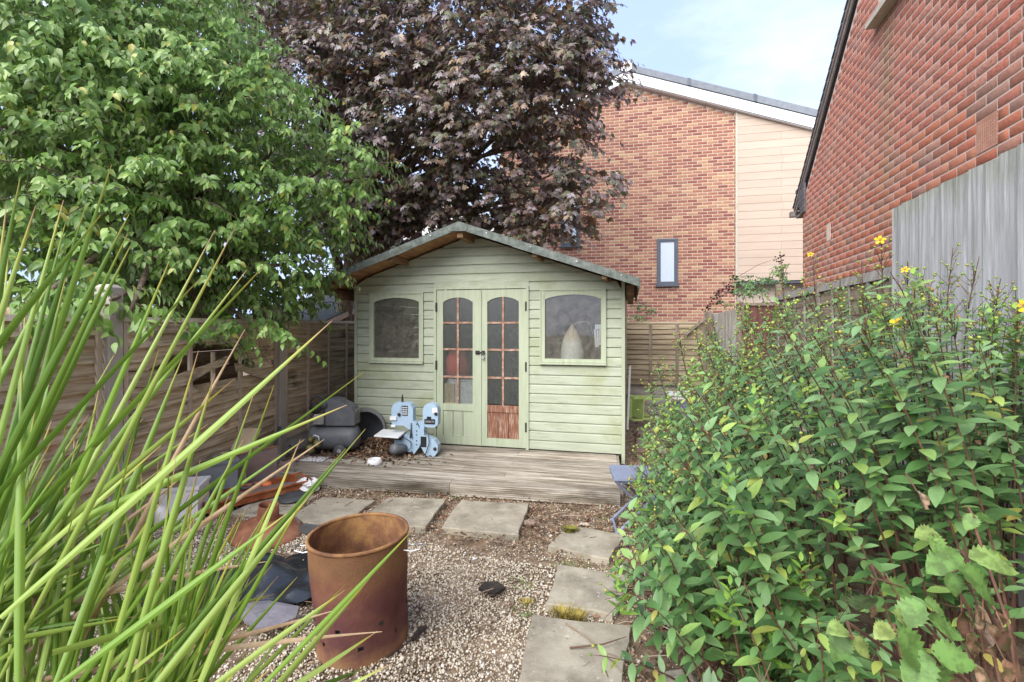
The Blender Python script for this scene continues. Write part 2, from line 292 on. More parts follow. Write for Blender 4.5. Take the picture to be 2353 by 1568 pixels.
RUSTIN = mat('sooty_rust', [(.3,(.075,.036,.02)),(.47,(.19,.09,.045)),(.6,(.31,.17,.062)),(.75,(.12,.06,.045))], 7, rough=.85, bump=.3, bscale=70)
RUST2 = mat('pinkish_rust', [(.3,(.13,.05,.03)),(.55,(.27,.115,.065)),(.8,(.38,.20,.125))], 7, rough=.75, bump=.3, metal=.2)
ORUST = mat('orange_rust', [(.3,(.10,.035,.015)),(.5,(.30,.09,.03)),(.75,(.45,.20,.09))], 9, rough=.85, bump=.4)
BURNT = mat('heat_blued_steel', [(.3,(.20,.17,.16)),(.5,(.30,.22,.19)),(.66,(.22,.24,.32)),(.8,(.46,.43,.42))], 4, rough=.5, bump=.15, metal=.4)
BLKP = mat('black_plastic', [(.3,(.045,.047,.05)),(.7,(.075,.077,.082))], 12, rough=.5, bump=.1, dirt=[((.30,.30,.29), 22, .70, .76, (1,1,1))])
TANK = mat('grimy_black_steel', [(.3,(.085,.09,.098)),(.7,(.15,.157,.168))], 8, rough=.42, bump=.1, dirt=[((.35,.36,.36), 16, .68, .76, (1,1,1)), ((.10,.11,.05), 3, .58, .8, (1,1,1))])
TUB = mat('grey_tub_plastic', [(.3,(.12,.12,.115)),(.7,(.17,.17,.16))], 6, rough=.6, bump=.1)
ALU = mat('dull_aluminium', [(.3,(.26,.26,.24)),(.7,(.48,.48,.45))], 18, rough=.5, bump=.2, metal=.5)
BRASS = mat('mossy_brass', [(.3,(.09,.09,.03)),(.7,(.30,.27,.11))], 18, rough=.5, bump=.2, metal=.3)
SAW = mat('pale_blue_enamel', [(.3,(.31,.44,.56)),(.7,(.38,.51,.63))], 5, rough=.45, bump=.05, dirt=[((.25,.33,.38), 12, .64, .8, (1,1,1))])
SAWW = mat('white_saw_table', [(.3,(.60,.62,.62)),(.7,(.72,.73,.73))], 8, rough=.5, bump=.05, dirt=[((.22,.13,.07), 16, .66, .74, (1,1,1))])
PLATE = mat('black_plate', [(.3,(.018,.018,.02)),(.7,(.03,.03,.034))], 8, rough=.4, bump=0)
INK = mat('pale_print', [(.3,(.45,.45,.45)),(.7,(.6,.6,.6))], 8, rough=.6, bump=0)
IRON = mat('black_ironmongery', [(.3,(.015,.013,.012)),(.7,(.05,.04,.033))], 20, rough=.6, bump=.2)
STEEL = mat('grey_steel', [(.3,(.35,.35,.35)),(.7,(.55,.55,.54))], 20, rough=.35, bump=.05, metal=.7)
POLY = mat('black_polythene', [(.3,(.010,.012,.015)),(.7,(.022,.025,.030))], 6, rough=.22, bump=.5, bscale=20, spec=.6)
BLUEG = mat('blue_grey_plastic', [(.3,(.17,.20,.29)),(.7,(.23,.26,.35))], 6, rough=.5, bump=.08)
BLUED = mat('dark_blue_grey_frame', [(.3,(.085,.095,.14)),(.7,(.12,.13,.18))], 6, rough=.5, bump=.05)
LIME = mat('lime_green_plastic', [(.3,(.34,.47,.14)),(.7,(.44,.57,.21))], 4, rough=.5, bump=.05, dirt=[((.22,.26,.1), 6, .6, .8, (1,1,1))])
WPLAST = mat('dirty_white_plastic', [(.3,(.66,.66,.66)),(.7,(.78,.78,.79))], 5, rough=.5, bump=.05, dirt=[((.35,.33,.28), 9, .64, .8, (1,1,1))])
PLANK = mat('grey_brown_plank', [(.3,(.13,.10,.075)),(.7,(.27,.225,.175))], 6, (.5,4,1), .9, .4, 40, .2)
DKPLANK = mat('dark_grey_plank', [(.3,(.05,.052,.055)),(.7,(.10,.10,.10))], 6, (.5,4,1), .85, .3)
GREYPL = mat('grey_plastic', [(.3,(.16,.18,.19)),(.7,(.24,.26,.27))], 6, rough=.5, bump=.05)
CARD = mat('pale_card', [(.3,(.52,.40,.24)),(.7,(.68,.55,.36))], 6, rough=.85, bump=.1)
SACK = mat('cream_sack', [(.3,(.80,.76,.66)),(.7,(.9,.87,.8))], 5, rough=.8, bump=.2, hook=posramp('Z', 1.1, 1.42, [(0,(.9,.9,.88)),(.5,(.9,.87,.8)),(.75,(.66,.47,.24)),(1,(.5,.36,.2))], 1, .08, 8))
REDC = mat('red_fabric', [(.3,(.55,.06,.045)),(.7,(.68,.12,.09))], 8, rough=.8)
BARK = mat('grey_brown_bark', [(.3,(.075,.055,.038)),(.55,(.16,.12,.085)),(.8,(.26,.205,.15))], 7, (4,4,.8), .95, .8, 30)
STEM = mat('red_brown_stem', [(.3,(.065,.035,.025)),(.7,(.18,.095,.06))], 20, rough=.8, bump=.1, rnd=.4)
MOSS = mat('olive_moss', [(.3,(.13,.13,.022)),(.7,(.27,.25,.055))], 30, rough=.95, bump=.6, rnd=.35)
RENDER = mat('pale_grey_render', [(.3,(.55,.55,.54)),(.7,(.62,.62,.61))], 3, rough=.9, bump=.05)
STACKW = mat('old_stacked_wood', [(.3,(.20,.14,.09)),(.7,(.44,.34,.24))], 6, (4,.5,4), .9, .4, 30, .35)
NFELT = mat('dark_green_felt', [(.3,(.035,.042,.042)),(.7,(.06,.068,.066))], 12, rough=.9, bump=.3)
STONE = mat('pale_stone', [(.3,(.30,.26,.20)),(.7,(.50,.45,.36))], 8, rough=.9, bump=.5)
SLATEC = mat('slate_chip', [(.3,(.11,.105,.12)),(.7,(.20,.19,.21))], 8, rough=.7, bump=.3, rnd=.3)
LEAF_G = leafmat('dogwood_leaf', [(0,(.095,.20,.030)),(.3,(.16,.30,.05)),(.6,(.215,.37,.07)),(.88,(.29,.44,.115)),(.97,(.36,.50,.12)),(1,(.46,.42,.06))], .36, .34, 1.25, .6)
LEAF_M = leafmat('copper_maple_leaf', [(0,(.10,.11,.045)),(.18,(.17,.10,.075)),(.32,(.21,.115,.115)),(.46,(.30,.215,.22)),(.58,(.44,.375,.40)),(.66,(.21,.22,.09)),(.82,(.13,.16,.08)),(.91,(.30,.145,.06)),(.97,(.46,.28,.11)),(1,(.54,.40,.24))], .32, .36, 1.0, .8)  # pale lilac stops put the glossy sky sheen into the leaf colour
LEAF_H = leafmat('bluish_shrub_leaf', [(0,(.05,.115,.035)),(.22,(.09,.20,.058)),(.5,(.14,.275,.09)),(.80,(.21,.36,.15)),(.95,(.27,.43,.11)),(.99,(.42,.50,.11)),(1,(.42,.28,.09))], .40, .26, 1.2, .55)
LEAF_Y = leafmat('fresh_shoot_leaf', [(0,(.17,.34,.05)),(1,(.30,.48,.09))], .45, .3, 1.2, .4)
LEAF_B = leafmat('bramble_leaf', [(0,(.09,.19,.042)),(.5,(.15,.285,.07)),(.85,(.21,.36,.10)),(1,(.28,.35,.10))], .55, .22, 1.2, .35, .5, 38)
LEAF_D = leafmat('withered_leaf', [(0,(.09,.045,.03)),(.5,(.22,.12,.075)),(1,(.42,.30,.2))], .8, .15, 1.6, .2, .7, 45)
BUD = leafmat('green_seed_capsule', [(0,(.15,.25,.045)),(.5,(.26,.35,.065)),(.85,(.38,.42,.09)),(1,(.30,.13,.04))], .5, .1, 1.1, .4)
PETAL = leafmat('yellow_petal', [(0,(.75,.46,.02)),(1,(.85,.60,.03))], .55, .3, 1.1, .3, 0)
DEADB = mat('dead_berries', [(.3,(.02,.012,.01)),(.7,(.05,.03,.02))], 20, rough=.7)

# ------------------------------------------------------------ ground
g = G(); n = 48
gx = [-120,-40,-14]+[-9+18*i/n for i in range(n+1)]+[14,40,120]; gy = [-60,-12]+[-2+16*i/n for i in range(n+1)]+[20,50,200]
for y in gy:
    for x in gx: g.v.append((x, y, (.012*math.sin(2.3*x+1)*math.cos(1.9*y)+.008*math.sin(5.1*x+3.7*y)-.01) if abs(x) < 9 and -2 < y < 14 else -.02))
for j in range(len(gy)-1):
    for i in range(len(gx)-1): a = j*len(gx)+i; g.f.append((a, a+1, a+len(gx)+1, a+len(gx)))
tag(g.build('ground', SOIL, smooth=True), kind='structure')

# ------------------------------------------------------------ brick walls
def brick_tpl():
    b = .006; v = []; f = []
    for (x, y, z) in ((0,0,0),(1,0,0),(1,0,1),(0,0,1)): v.append((x, y, z))
    v = [(0,.5,0),(1,.5,0),(1,.5,1),(0,.5,1),(0,.02,0),(1,.02,0),(1,.02,1),(0,.02,1),(.012,0,.04),(.988,0,.04),(.988,0,.96),(.012,0,.96)]
    f = [(0,1,5,4),(1,2,6,5),(2,3,7,6),(3,0,4,7),(4,5,9,8),(5,6,10,9),(6,7,11,10),(7,4,8,11),(8,9,10,11)]
    return np.array(v, float), np.array(f)
BT = brick_tpl()
def brick_rows(o, d, nrm, s0, s1, z0, z1, lim, holes=(), jit=.0):
    """matrices of bricks: o origin, d along, nrm towards the viewer; lim(z) -> allowed s range; holes (s0,s1,z0,z1)"""
    out = []; k = 0; z = z0
    while z < z1:
        lo, hi = lim(z+.063); lo = max(lo, s0); hi = min(hi, s1); s = s0+(-.1125 if k % 2 else 0)
        spans = [(lo, hi)]
        for (a, b, c, e) in holes:
            if z+.063 > c and z < e:
                ns = []
                for (p, q) in spans:
                    if a > p: ns.append((p, min(q, a)))
                    if b < q: ns.append((max(p, b), q))
                spans = [x for x in ns if x[1]-x[0] > .02]
        while s < hi:
            for (p, q) in spans:
                a, b = max(s, p), min(s+.213, q)
                if b-a > .03:
                    pr = U(0, jit); M = np.eye(4); M[:3,0] = np.array(d)*(b-a); M[:3,1] = -np.array(nrm)*.1; M[:3,2] = (0,0,.063)
                    M[:3,3] = np.array(o)+np.array(d)*a+np.array(nrm)*pr+np.array((0,0,z)); out.append(M)
            s += .225
        z += .075; k += 1
    return np.array(out)

# far house: gable parallel to the summerhouse
YF = 12.4
fh = thing('brick_house', 'orange-red brick gable house with buff cladding strip, white bargeboard and slim grey windows', 'house', (0, YF, 0))
zr = lambda x: 7.50-.37*abs(x+.1)
g = G(); g.prism([(-3.3,-.02),(2.36,-.02),(2.36,zr(2.36)-.12),(-.1,zr(-.1)-.12),(-3.3,zr(-3.3)-.12)], YF+.0022, YF+.3, 'y'); g.build('wall', MORT1, fh)
g = G(); g.box(-3.3,4.5,YF+.31,YF+7,0,5.6); g.build('house_body', MORT1, fh)
W1 = (.60,1.085,2.40,3.51); W2 = (-1.72,-1.24,3.42,4.75)
lim = lambda z: (-.1-(7.26-z)/.37, -.1+(7.26-z)/.37)
Ms = brick_rows((0,YF,0), (1,0,0), (0,-1,0), -3.2, 2.345, 1.05, 7.2, lim, [(W1[0],W1[1],W1[2],W1[3]), W2], .0012)
c = Ms[:, :3, 3]; scatter('brick', 'brickwork', BT, Ms, BRK1, fh, 300, occl=False, ok=(c[:,0] > -.35)&(c[:,2] > 1.75)&(c[:,2] < 5.6))
for (x0, x1, z0, z1) in (W1, W2):
    w = G().box(x0,x1,YF-.02,YF+.06,z0,z0+.05).box(x0,x1,YF-.02,YF+.06,z1-.05,z1).box(x0,x0+.055,YF-.02,YF+.06,z0+.05,z1-.05).box(x1-.055,x1,YF-.02,YF+.06,z0+.05,z1-.05)
    a = .075; w.box(x0+.055,x0+.055+.035,YF-.014,YF+.05,z0+.05,z1-.05).box(x1-.09,x1-.055,YF-.014,YF+.05,z0+.05,z1-.05).box(x0+.09,x1-.09,YF-.014,YF+.05,z0+.05,z0+.085).box(x0+.09,x1-.09,YF-.014,YF+.05,z1-.085,z1-.05)
    o = w.build('window', ANTH, fh); G().box(x0+.09,x1-.09,YF-.006,YF+.002,z0+.085,z1-.085).build('pane', SKYPANE, o)
    G().box(x0-.03,x1+.03,YF-.07,YF+.03,z0-.035,z0-.002).build('sill', ANTH, o)
xs, xe, z, k = 2.36, 4.45, 2.46, 0
G().box(xs-.012,xs+.03,YF-.06,YF+.02,2.45,zr(xs)-.2).build('cladding_trim', CREAM, fh)
G().box(xs+.03,xe,YF-.02,YF+.30,2.40,2.452).build('cladding_soffit', ANTH, fh)
while z < 6.6:
    zt = z+.172
    joints = [xs+.032] + ([2.36+.95] if k % 2 == 0 else [2.36+1.0] if k % 3 == 0 else []) + [xe]
    for a, b in zip(joints, joints[1:]):
        a2 = a+(.003 if a > xs+.04 else 0)
        hi = min(b, -.1+(7.33-z)/.37); 
        if hi-a2 < .1: continue
        pts = [(a2,z),(hi,z),(min(hi, max(a2+.01,-.1+(7.33-zt)/.37)), zt if -.1+(7.33-zt)/.37 > a2 else 7.33-.37*(a2+.1)),(a2, min(zt, 7.33-.37*(a2+.1)))]
        G().prism(pts, YF-.045, YF-.02, 'y').build('cladding_board', CLAD, fh)
    z += .178; k += 1
G().box(xs+.03,xe,YF-.018,YF+.28,2.46,5.4).build('cladding_backing', ANTH, fh)
th = math.atan(.37)
for sgn in (1, -1):
    f0 = lambda q: (-.1+sgn*q)
    LN = 4.6 if sgn > 0 else 3.4
    G().prism([(f0(0),7.545),(f0(LN),7.545-.37*LN),(f0(LN),7.545-.37*LN-.24),(f0(0),7.545-.24)], YF-.16, YF-.135, 'y').build('bargeboard', WHITE, fh)
    G().prism([(f0(0),7.50-.2),(f0(LN),7.50-.37*LN-.2),(f0(LN),7.5-.37*LN-.215),(f0(0),7.5-.215)], YF-.134, YF+.02, 'y').build('soffit', WHITE, fh)
    rf = G().prism([(f0(0),7.70),(f0(LN),7.70-.37*LN),(f0(LN),7.70-.37*LN-.10),(f0(0),7.60)], YF-.13, YF+7.2, 'y').build('roof', SLATE, fh)
    q = 0
    while q < LN-.1:
        e = min(q+1.42, LN)
        G().prism([(f0(q+.008),7.725-.37*q),(f0(e),7.725-.37*e),(f0(e),7.725-.37*e-.16),(f0(q+.008),7.725-.37*q-.16)], YF-.175, YF-.132, 'y').build('verge_cap', SLATE, rf)
        G().prism([(f0(q+1.38),7.735-.37*(q+1.38)),(f0(q+1.46),7.735-.37*(q+1.46)),(f0(q+1.46),7.735-.37*(q+1.46)-.17),(f0(q+1.38),7.735-.37*(q+1.38)-.17)], YF-.185, YF-.176, 'y').build('verge_clip', ANTH, rf) if q+1.5 < LN else None
        q += 1.42
G().prism([(-.28,7.58),(-.12,7.80),(.02,7.74),(.02,7.58),(-.10,7.52)], YF-.2, YF-.188, 'y').build('ridge_end_cap', WHITE, fh)

# pale house far behind the trees
wh = thing('rendered_house', 'pale grey rendered house gable glimpsed through the copper maple above the summerhouse ridge', 'house', (-8, 21, 0))
G().prism([(-10.5,0),(-4.6,0),(-4.6,5.0),(-7.6,7.0),(-10.5,5.0)], 20.0, 27, 'y').build('wall', RENDER, wh)
for sg, x0 in ((1,-4.4),(-1,-10.7)):
    G().prism([(-7.6,7.2),(x0,5.05),(x0,4.9),(-7.6,7.02)], 19.7, 27.2, 'y').build('roof', SLATE, wh)
w = G().box(-8.2,-7.2,19.95,20.02,3.2,4.4).build('window', WHITE, wh); G().box(-8.1,-7.3,19.93,19.948,3.3,4.3).build('pane', SKYPANE, w)

# near house on the right: gable wall
P0 = Vector((2.512, 8.275, 0)); dv = (Vector((2.249, 3.543, 0))-P0).normalized(); nv = Vector((-dv.y, dv.x, 0)); nv = nv if nv.x < 0 else -nv
rh = thing('brick_house', 'red brick gable wall house rising close behind the grey board fence, dark tiled verge', 'house', P0)
def wp(s, z, o=0): return P0+dv*s+nv*o+Vector((0,0,z))
AP = 5.2; rk = lambda s: 3.42+.75*s if s < AP else 3.42+.75*(2*AP-s)
g = G(); poly = [(0,0),(2*AP,0),(2*AP,3.3),(AP,rk(AP)-.05),(0,3.3)]
vs = [wp(s,z,-.0022) for s, z in poly]+[wp(s,z,-.3) for s, z in poly]
g.add(vs, [(0,1,2,3,4),(9,8,7,6,5)]+[(i,5+i,5+(i+1)%5,(i+1)%5) for i in range(5)]); g.build('wall', MORT2, rh)
hs = [(4.28,4.505,2.60,2.81),(1.12,1.27,2.525,2.735),(2.72,4.0,4.40,5.55)]
lim = lambda z: ((0 if z < 3.3 else (z-3.30)/.75), (2*AP if z < 3.3 else 2*AP-(z-3.3)/.75))
Ms = brick_rows(P0, dv, nv, 0.0, 8.6, 1.02, 7.1, lim, hs, .0012)
z = Ms[:, 2, 3]; s_ = (Ms[:, :3, 3]-np.array(P0)) @ np.array(dv)
up = (z > 2.98); fence_clear = np.where(s_ < 3.7, z > 2.0, z > 2.42)
scatter('brick', 'rustic_brickwork', BT, Ms[up], BRK3, rh, 150, occl=False, ok=z[up] < 5.6)
scatter('brick', 'brickwork', BT, Ms[~up], BRK2, rh, 150, occl=False, ok=fence_clear[~up])
AIRM = mat('terracotta_airbrick', [(.3,(.40,.20,.14)),(.7,(.50,.28,.20))], 20, rough=.85, bump=.2); VOID = mat('dark_void', [(.3,(.05,.018,.012)),(.7,(.07,.025,.018))], 8, bump=0)
def airbrick(s0, s1, z0, z1, nx, nz, m, name='air_brick'):
    g = G(); q = lambda a, b, c, d, o0, o1: g.add([wp(s,zz,o) for o in (o0,o1) for s, zz in ((a,c),(b,c),(b,d),(a,d))], [(0,1,2,3),(7,6,5,4),(0,4,5,1),(1,5,6,2),(2,6,7,3),(3,7,4,0)])
    ds, dz = (s1-s0)/(nx+.8), (z1-z0)/(nz+.8)
    for i in range(nx+1): a = s0+(i*ds if i else 0); q(a, s0+i*ds+(ds*.55 if 0 < i < nx else ds*.8), z0, z1, -.06, .004)
    for j in range(nz+1): c = z0+j*dz; q(s0, s1, c, c+dz*(.5 if 0 < j < nz else .78), -.055, .0025)
    o = g.build(name, m, rh); g = G(); q(s0, s1, z0, z1, -.09, -.045); g.build('vent_back', VOID, o)
airbrick(4.285,4.50,2.598,2.814,9,8,AIRM); airbrick(1.125,1.265,2.523,2.739,1,7,MORT2)
def wbox(s0, s1, z0, z1, o0, o1): return G().add([wp(s,zz,o) for o in (o0,o1) for s, zz in ((s0,z0),(s1,z0),(s1,z1),(s0,z1))], [(0,1,2,3),(7,6,5,4),(0,4,5,1),(1,5,6,2),(2,6,7,3),(3,7,4,0)])
o = wbox(2.72,4.0,4.44,5.55,-.07,-.05).build('window', SKYPANE, rh)
for a in ((2.72,2.79,4.45,5.55),(3.93,4.0,4.45,5.55),(2.79,3.93,4.45,4.52),(2.79,3.93,5.48,5.55),(3.33,3.39,4.52,5.48)): wbox(*a,-.05,-.02).build('frame', WHITE, o)
wbox(2.66,4.06,4.385,4.438,-.03,.10).build('sill', CREAM, o)
for (lo, hi, o0, o1, m, nm) in ((.03,.10,.004,.022,VERGE,'verge_board'), (.102,.15,.004,.036,VERGE,'verge_mortar')):
    for s0, s1 in ((-.38,AP),(2*AP+.38,AP)):
        a, b = rk(s0) if s0 < AP else 3.42+.75*(2*AP-s0), rk(AP); a = 3.42-.75*.38
        G().add([wp(s,zz,o) for o in (o0,o1) for s, zz in ((s0,a+lo),(s1,b+lo),(s1,b+hi),(s0,a+hi))], [(0,1,2,3),(7,6,5,4),(0,4,5,1),(1,5,6,2),(2,6,7,3),(3,7,4,0)]).build(nm, m, rh)
k = 0
for s0, s1, sg in ((-.42,AP,1),(2*AP+.42,AP,-1)):
    a = 3.42-.75*.42+.152; b = rk(AP)+.152
    rf = G().add([wp(s,zz,o) for o in (.03,-8) for s, zz in ((s0,a),(s1,b),(s1,b+.03),(s0,a+.03))], [(0,1,2,3),(7,6,5,4),(0,4,5,1),(1,5,6,2),(2,6,7,3),(3,7,4,0)]).build('roof', TILE, rh)
    i = 0
    while i*.11 < AP+.3:
        p = s0+sg*i*.11; q = p+sg*.125; zz = a+.033+.75*i*.11
        G().add([wp(s,w,o) for o in (.048,-.06) for s, w in ((p,zz+.004),(q,zz+.75*.125-.016),(q,zz+.75*.125-.002),(p,zz+.018))], [(0,1,2,3),(7,6,5,4),(0,4,5,1),(1,5,6,2),(2,6,7,3),(3,7,4,0)]).build('tile', TILE, rf); i += 1
# stepped tile corbel at the eaves corner
for i in range(7):
    zz = 3.12+.062*i; e = -.04-.045*i
    wbox(e, .17, zz, zz+.058, .003, .028).build('corbel_tile', TILE, rh)
wbox(-.40,-.02,3.13,3.16,-8,.0).build('eaves_soffit', VERGE, rh)
wbox(-.47,-.37,3.16,3.24,-8,.08).build('gutter', VERGE, rh)

# ------------------------------------------------------------ fences
def slat(P, Q, z0, z1, nrm, m, parent, name='slat', thick=.012, tilt=.014, amp=.006, n=10, dz=0):
    P, Q, nr = Vector(P), Vector(Q), Vector(nrm); g = G(); vs = []; ph = U(0, 9); w = U(.7,1.3)*amp
    for i in range(n+1):
        q = i/n; p = P.lerp(Q, q); a = math.sin(ph+q*7)*w+U(-.3,.3)*w; b = math.sin(ph*2+q*9)*w*.4; zz = dz*q
        vs += [p+nr*tilt+Vector((0,0,z0+a+zz)), p+Vector((0,0,z1+b+zz)), p-nr*thick+Vector((0,0,z1+b+zz)), p+nr*(tilt-thick)+Vector((0,0,z0+a+zz))]
    for i in range(n):
        a = 4*i
        for k in range(4): g.f.append((a+k, a+(k+1)%4, a+4+(k+1)%4, a+4+k))
    g.f += [(3,2,1,0), (4*n,4*n+1,4*n+2,4*n+3)]; g.v = [tuple(v) for v in vs]
    return g.build(name, m, parent)
def post(p, w, d, h, dirv, m, parent, top=.02, z0=-.1):
    dv_ = Vector((dirv[0], dirv[1], 0)).normalized(); nr = Vector((-dv_.y, dv_.x, 0)); M = Matrix(((dv_.x,nr.x,0,p[0]),(dv_.y,nr.y,0,p[1]),(0,0,1,0),(0,0,0,1)))
    g = G(); g.box(-w/2,w/2,-d/2,d/2,z0,h-top,M); x, y = w/2-top, d/2-top
    k = len(g.v); g.f.pop(1); g.v += [tuple(M @ Vector(q)) for q in ((-x,-y,h),(x,-y,h),(x,y,h),(-x,y,h))]
    g.f += [(k,k+1,k+2,k+3)]+[(4+i,4+(i+1)%4,k+(i+1)%4,k+i) for i in range(4)]
    return g.build('post', m, parent)
# left boundary
lf = thing('lap_fence', 'weathered brown waney-lap fence with concrete posts and a hole broken in one panel', 'fence', (-3.7, 4.6, 0))
LP = [(-2.85,.42),(-3.27,2.5),(-3.70,4.62),(-3.86,6.62),(-3.98,8.5)]
for i, p in enumerate(LP):
    d = Vector(LP[min(i+1,4)])-Vector(LP[max(i-1,0)]); post(p, .10, .105, (1.70,1.71,1.66,1.60,1.6)[i], (d.x,d.y), CONC, lf)
for i in range(4):
    A, B = Vector((*LP[i],0)), Vector((*LP[i+1],0)); d = (B-A).normalized(); nr = Vector((d.y,-d.x,0)); a, b = A+d*.06, B-d*.06
    zb = .20 if i == 2 else .16; zt = 1.47; nsl = 15; st = (zt-zb)/nsl
    slat(a-nr*.03, b-nr*.03, 0, zb-.006, nr, GRAVB if i == 2 else CONC, lf, 'gravel_board', .03, 0, .001, 2)
    for k in range(nsl):
        z0 = zb+k*st; hole = i == 1 and .88 < z0 < 1.26
        if not hole: slat(a, b, z0, z0+st*1.20, nr, SLAT_L, lf, amp=.010, tilt=.026)
        else:
            q0, q1 = {0:(.16,.80),1:(.26,.76),2:(.20,.70),3:(.34,.84),4:(.5,.9)}.get(int((z0-.88)/st), (.3,.7))
            slat(a, a.lerp(b, q0), z0, z0+st*1.15, nr, SLAT_L, lf, amp=.012, dz=U(-.03,.05)); slat(a.lerp(b, q1), b, z0+U(-.02,.02), z0+st*1.15, nr, SLAT_L, lf, amp=.012, dz=U(-.04,.03))
    if i == 1:
        for (q0, q1, z0, dz) in ((.1,.55,.93,.17),(.42,.78,1.28,-.06),(.62,.93,1.02,-.13)):
            slat(a.lerp(b,q0)+nr*.03, a.lerp(b,q1)+nr*.045, z0, z0+.075, nr, SLAT_L, lf, 'broken_slat', amp=.015, dz=dz)
    slat(a, b, zt, zt+.035, nr, BATTEN, lf, 'capping_rail', .03, .02, .001, 3)
    for q in ((.02,.25,.5,.75,.98) if i != 1 else (.02,.33,.66,.98)):
        c_ = a.lerp(b, q)+nr*.022; post((c_.x,c_.y), .036, .018, zt-.004, (d.x,d.y), BATTEN, lf, .002, zb)
    if i == 1:
        c_ = a.lerp(b,.47)+nr*.02; post((c_.x,c_.y), .036, .018, 1.22, (d.x,d.y), BATTEN, lf, .002, .9)
for j, (z0, x) in enumerate(((.80,-.32),(.88,-.36),(.96,-.40),(1.03,-.34),(1.10,-.42))):
    G().cbox((-3.62+x, 3.5+U(-.1,.1), z0), (.10, 1.5, .05), (U(-.05,.05), 0, .2+U(-.04,.04))).build('stacked_plank', DKPLANK, tag(lf) and None) if False else None
sp = thing('timber_stack', 'dark planks stacked behind the hole in the left fence panel', 'timber', (-4.1, 3.6, 0))
for j in range(17): G().cbox((-4.05-.13*(j % 2)+U(-.02,.02), 3.62+U(-.08,.08), .06+.09*j), (.13, 2.6, .085), (U(-.02,.02), 0, .2+U(-.03,.03))).build('plank', STACKW, sp)

# back fence
bf = thing('lap_fence', 'brown horizontal lap panel fence behind the summerhouse on rock-faced gravel boards', 'fence', (-1, 8.4, 0))
for x0, x1 in ((-2.7,-.62),(-.55,1.16)):
    for k in range(12): z0 = .475+k*.083; slat((x0,8.4,0), (x1,8.4,0), z0, z0+.10, (0,-1,0), SLAT_B, bf, amp=.005, tilt=.024)
    slat((x0,8.4,0),(x1,8.4,0),1.472,1.505,(0,-1,0),SLAT_B,bf,'capping_rail',.03,.02,.001,3)
    nb = 5
    for q in range(nb): xx = x0+.03+(x1-x0-.06)*q/(nb-1); post((xx,8.37), .045, .02, 1.47, (1,0), DKPOST, bf, .002, .47)
    for z0 in (-.03,.155,.32): slat((x0,8.42,0),(x1,8.42,0),z0,z0+.155,(0,-1,0),ROCKB,bf,'gravel_board',.04,.003,.004,16)
for x in (-.585,-2.75): post((x,8.41), .1, .1, 1.55, (1,0), CONC, bf)
# boards turning the corner
cf = thing('board_fence', 'short stretch of upright grey and dark red boards between back panel and right fence', 'fence', (1.7, 8.5, 0))
for p, h in (((1.20,8.42),1.67),((1.68,8.5),1.82)): post(p, .095, .095, h, (1,.2), DKPOST, cf)
for k in range(4): x = 1.262+k*.098; slat((x,8.45+.1*(x-1.2),0),(x+.094,8.45+.1*(x-1.2),0),.0,1.63+.02*k,(0,-1,0),GREYB,cf,'board',.014,.004,.001,2)
for k in range(5): x = 1.745+k*.095; slat((x,8.52+.1*(x-1.7),0),(x+.091,8.52+.1*(x-1.7),0),.0,1.76+.012*k,(0,-1,0),REDB,cf,'board',.014,.004,.001,2)
slat((1.74,8.50,0),(2.22,8.56,0),1.755,1.80,(0,-1,0),DKPOST,cf,'capping_rail',.04,.01,.001,2)
G().cbox((.98,8.33,1.42),(.42,.03,.04),(0,-.72,0)).build('brace', DKPOST, cf)
# right boundary, lap panels then tall close boards
FP = lambda s: wp(s, 0, .25)
rf_ = thing('lap_fence', 'low dark lap panel fence in front of the red brick wall, beyond the grey boards', 'fence', FP(2))
post(FP(-.35), .10, .10, 2.09, (dv.x,dv.y), DKPOST, rf_); post(FP(1.75), .09, .09, 1.96, (dv.x,dv.y), DKPOST, rf_)
for s0, s1 in ((-.29,1.70),(1.80,3.72)):
    a, b = FP(s0), FP(s1)
    for k in range(10): z0 = .4+k*.143; slat(a, b, z0, z0+.165, nv, SLAT_R, rf_, amp=.009)
    slat(a+nv*.01, b+nv*.01, 1.835, 1.925, nv, GREYB, rf_, 'capping_rail', .04, .025, .002, 4)
    for q in (.0,.25,.5,.75,1): c_ = a.lerp(b,q)+nv*.024; post((c_.x,c_.y), .045, .02, 1.84, (dv.x,dv.y), GREYB, rf_, .002, .35)
    slat(a, b, 0, .39, nv, CONC, rf_, 'gravel_board', .04, 0, .001, 3)
tf = thing('board_fence', 'tall fence of pale grey weathered upright boards with green algae along the top', 'fence', FP(5))
s = 3.74; k = 0
while s < 7.2:
    w = U(.135,.155); a, b = FP(s)+nv*.012, FP(s+w)+nv*.012; h = 2.375+U(-.008,.008)
    g = G(); vs = []
    for zz in (0., .8, 1.6, 2.1, h): 
        o0, o1 = .002, .018; vs += [a+nv*o1+Vector((0,0,zz)), b+nv*o0+Vector((0,0,zz)), b+nv*(o0-.006)+Vector((0,0,zz)), a+nv*(o1-.016)+Vector((0,0,zz))]
    g.v = [tuple(v) for v in vs]
    for r in range(4):
        for q in range(4): g.f.append((4*r+q, 4*r+(q+1)%4, 4*r+4+(q+1)%4, 4*r+4+q))
    g.f += [(0,3,2,1),(16,17,18,19)]; g.build('board', CLOSEB, tf); s += w-.001; k += 1
for zz in (.4,1.2,2.0): wbox(3.76,7.1,zz,zz+.07,.19,.24).build('rail', CLOSEB, tf)

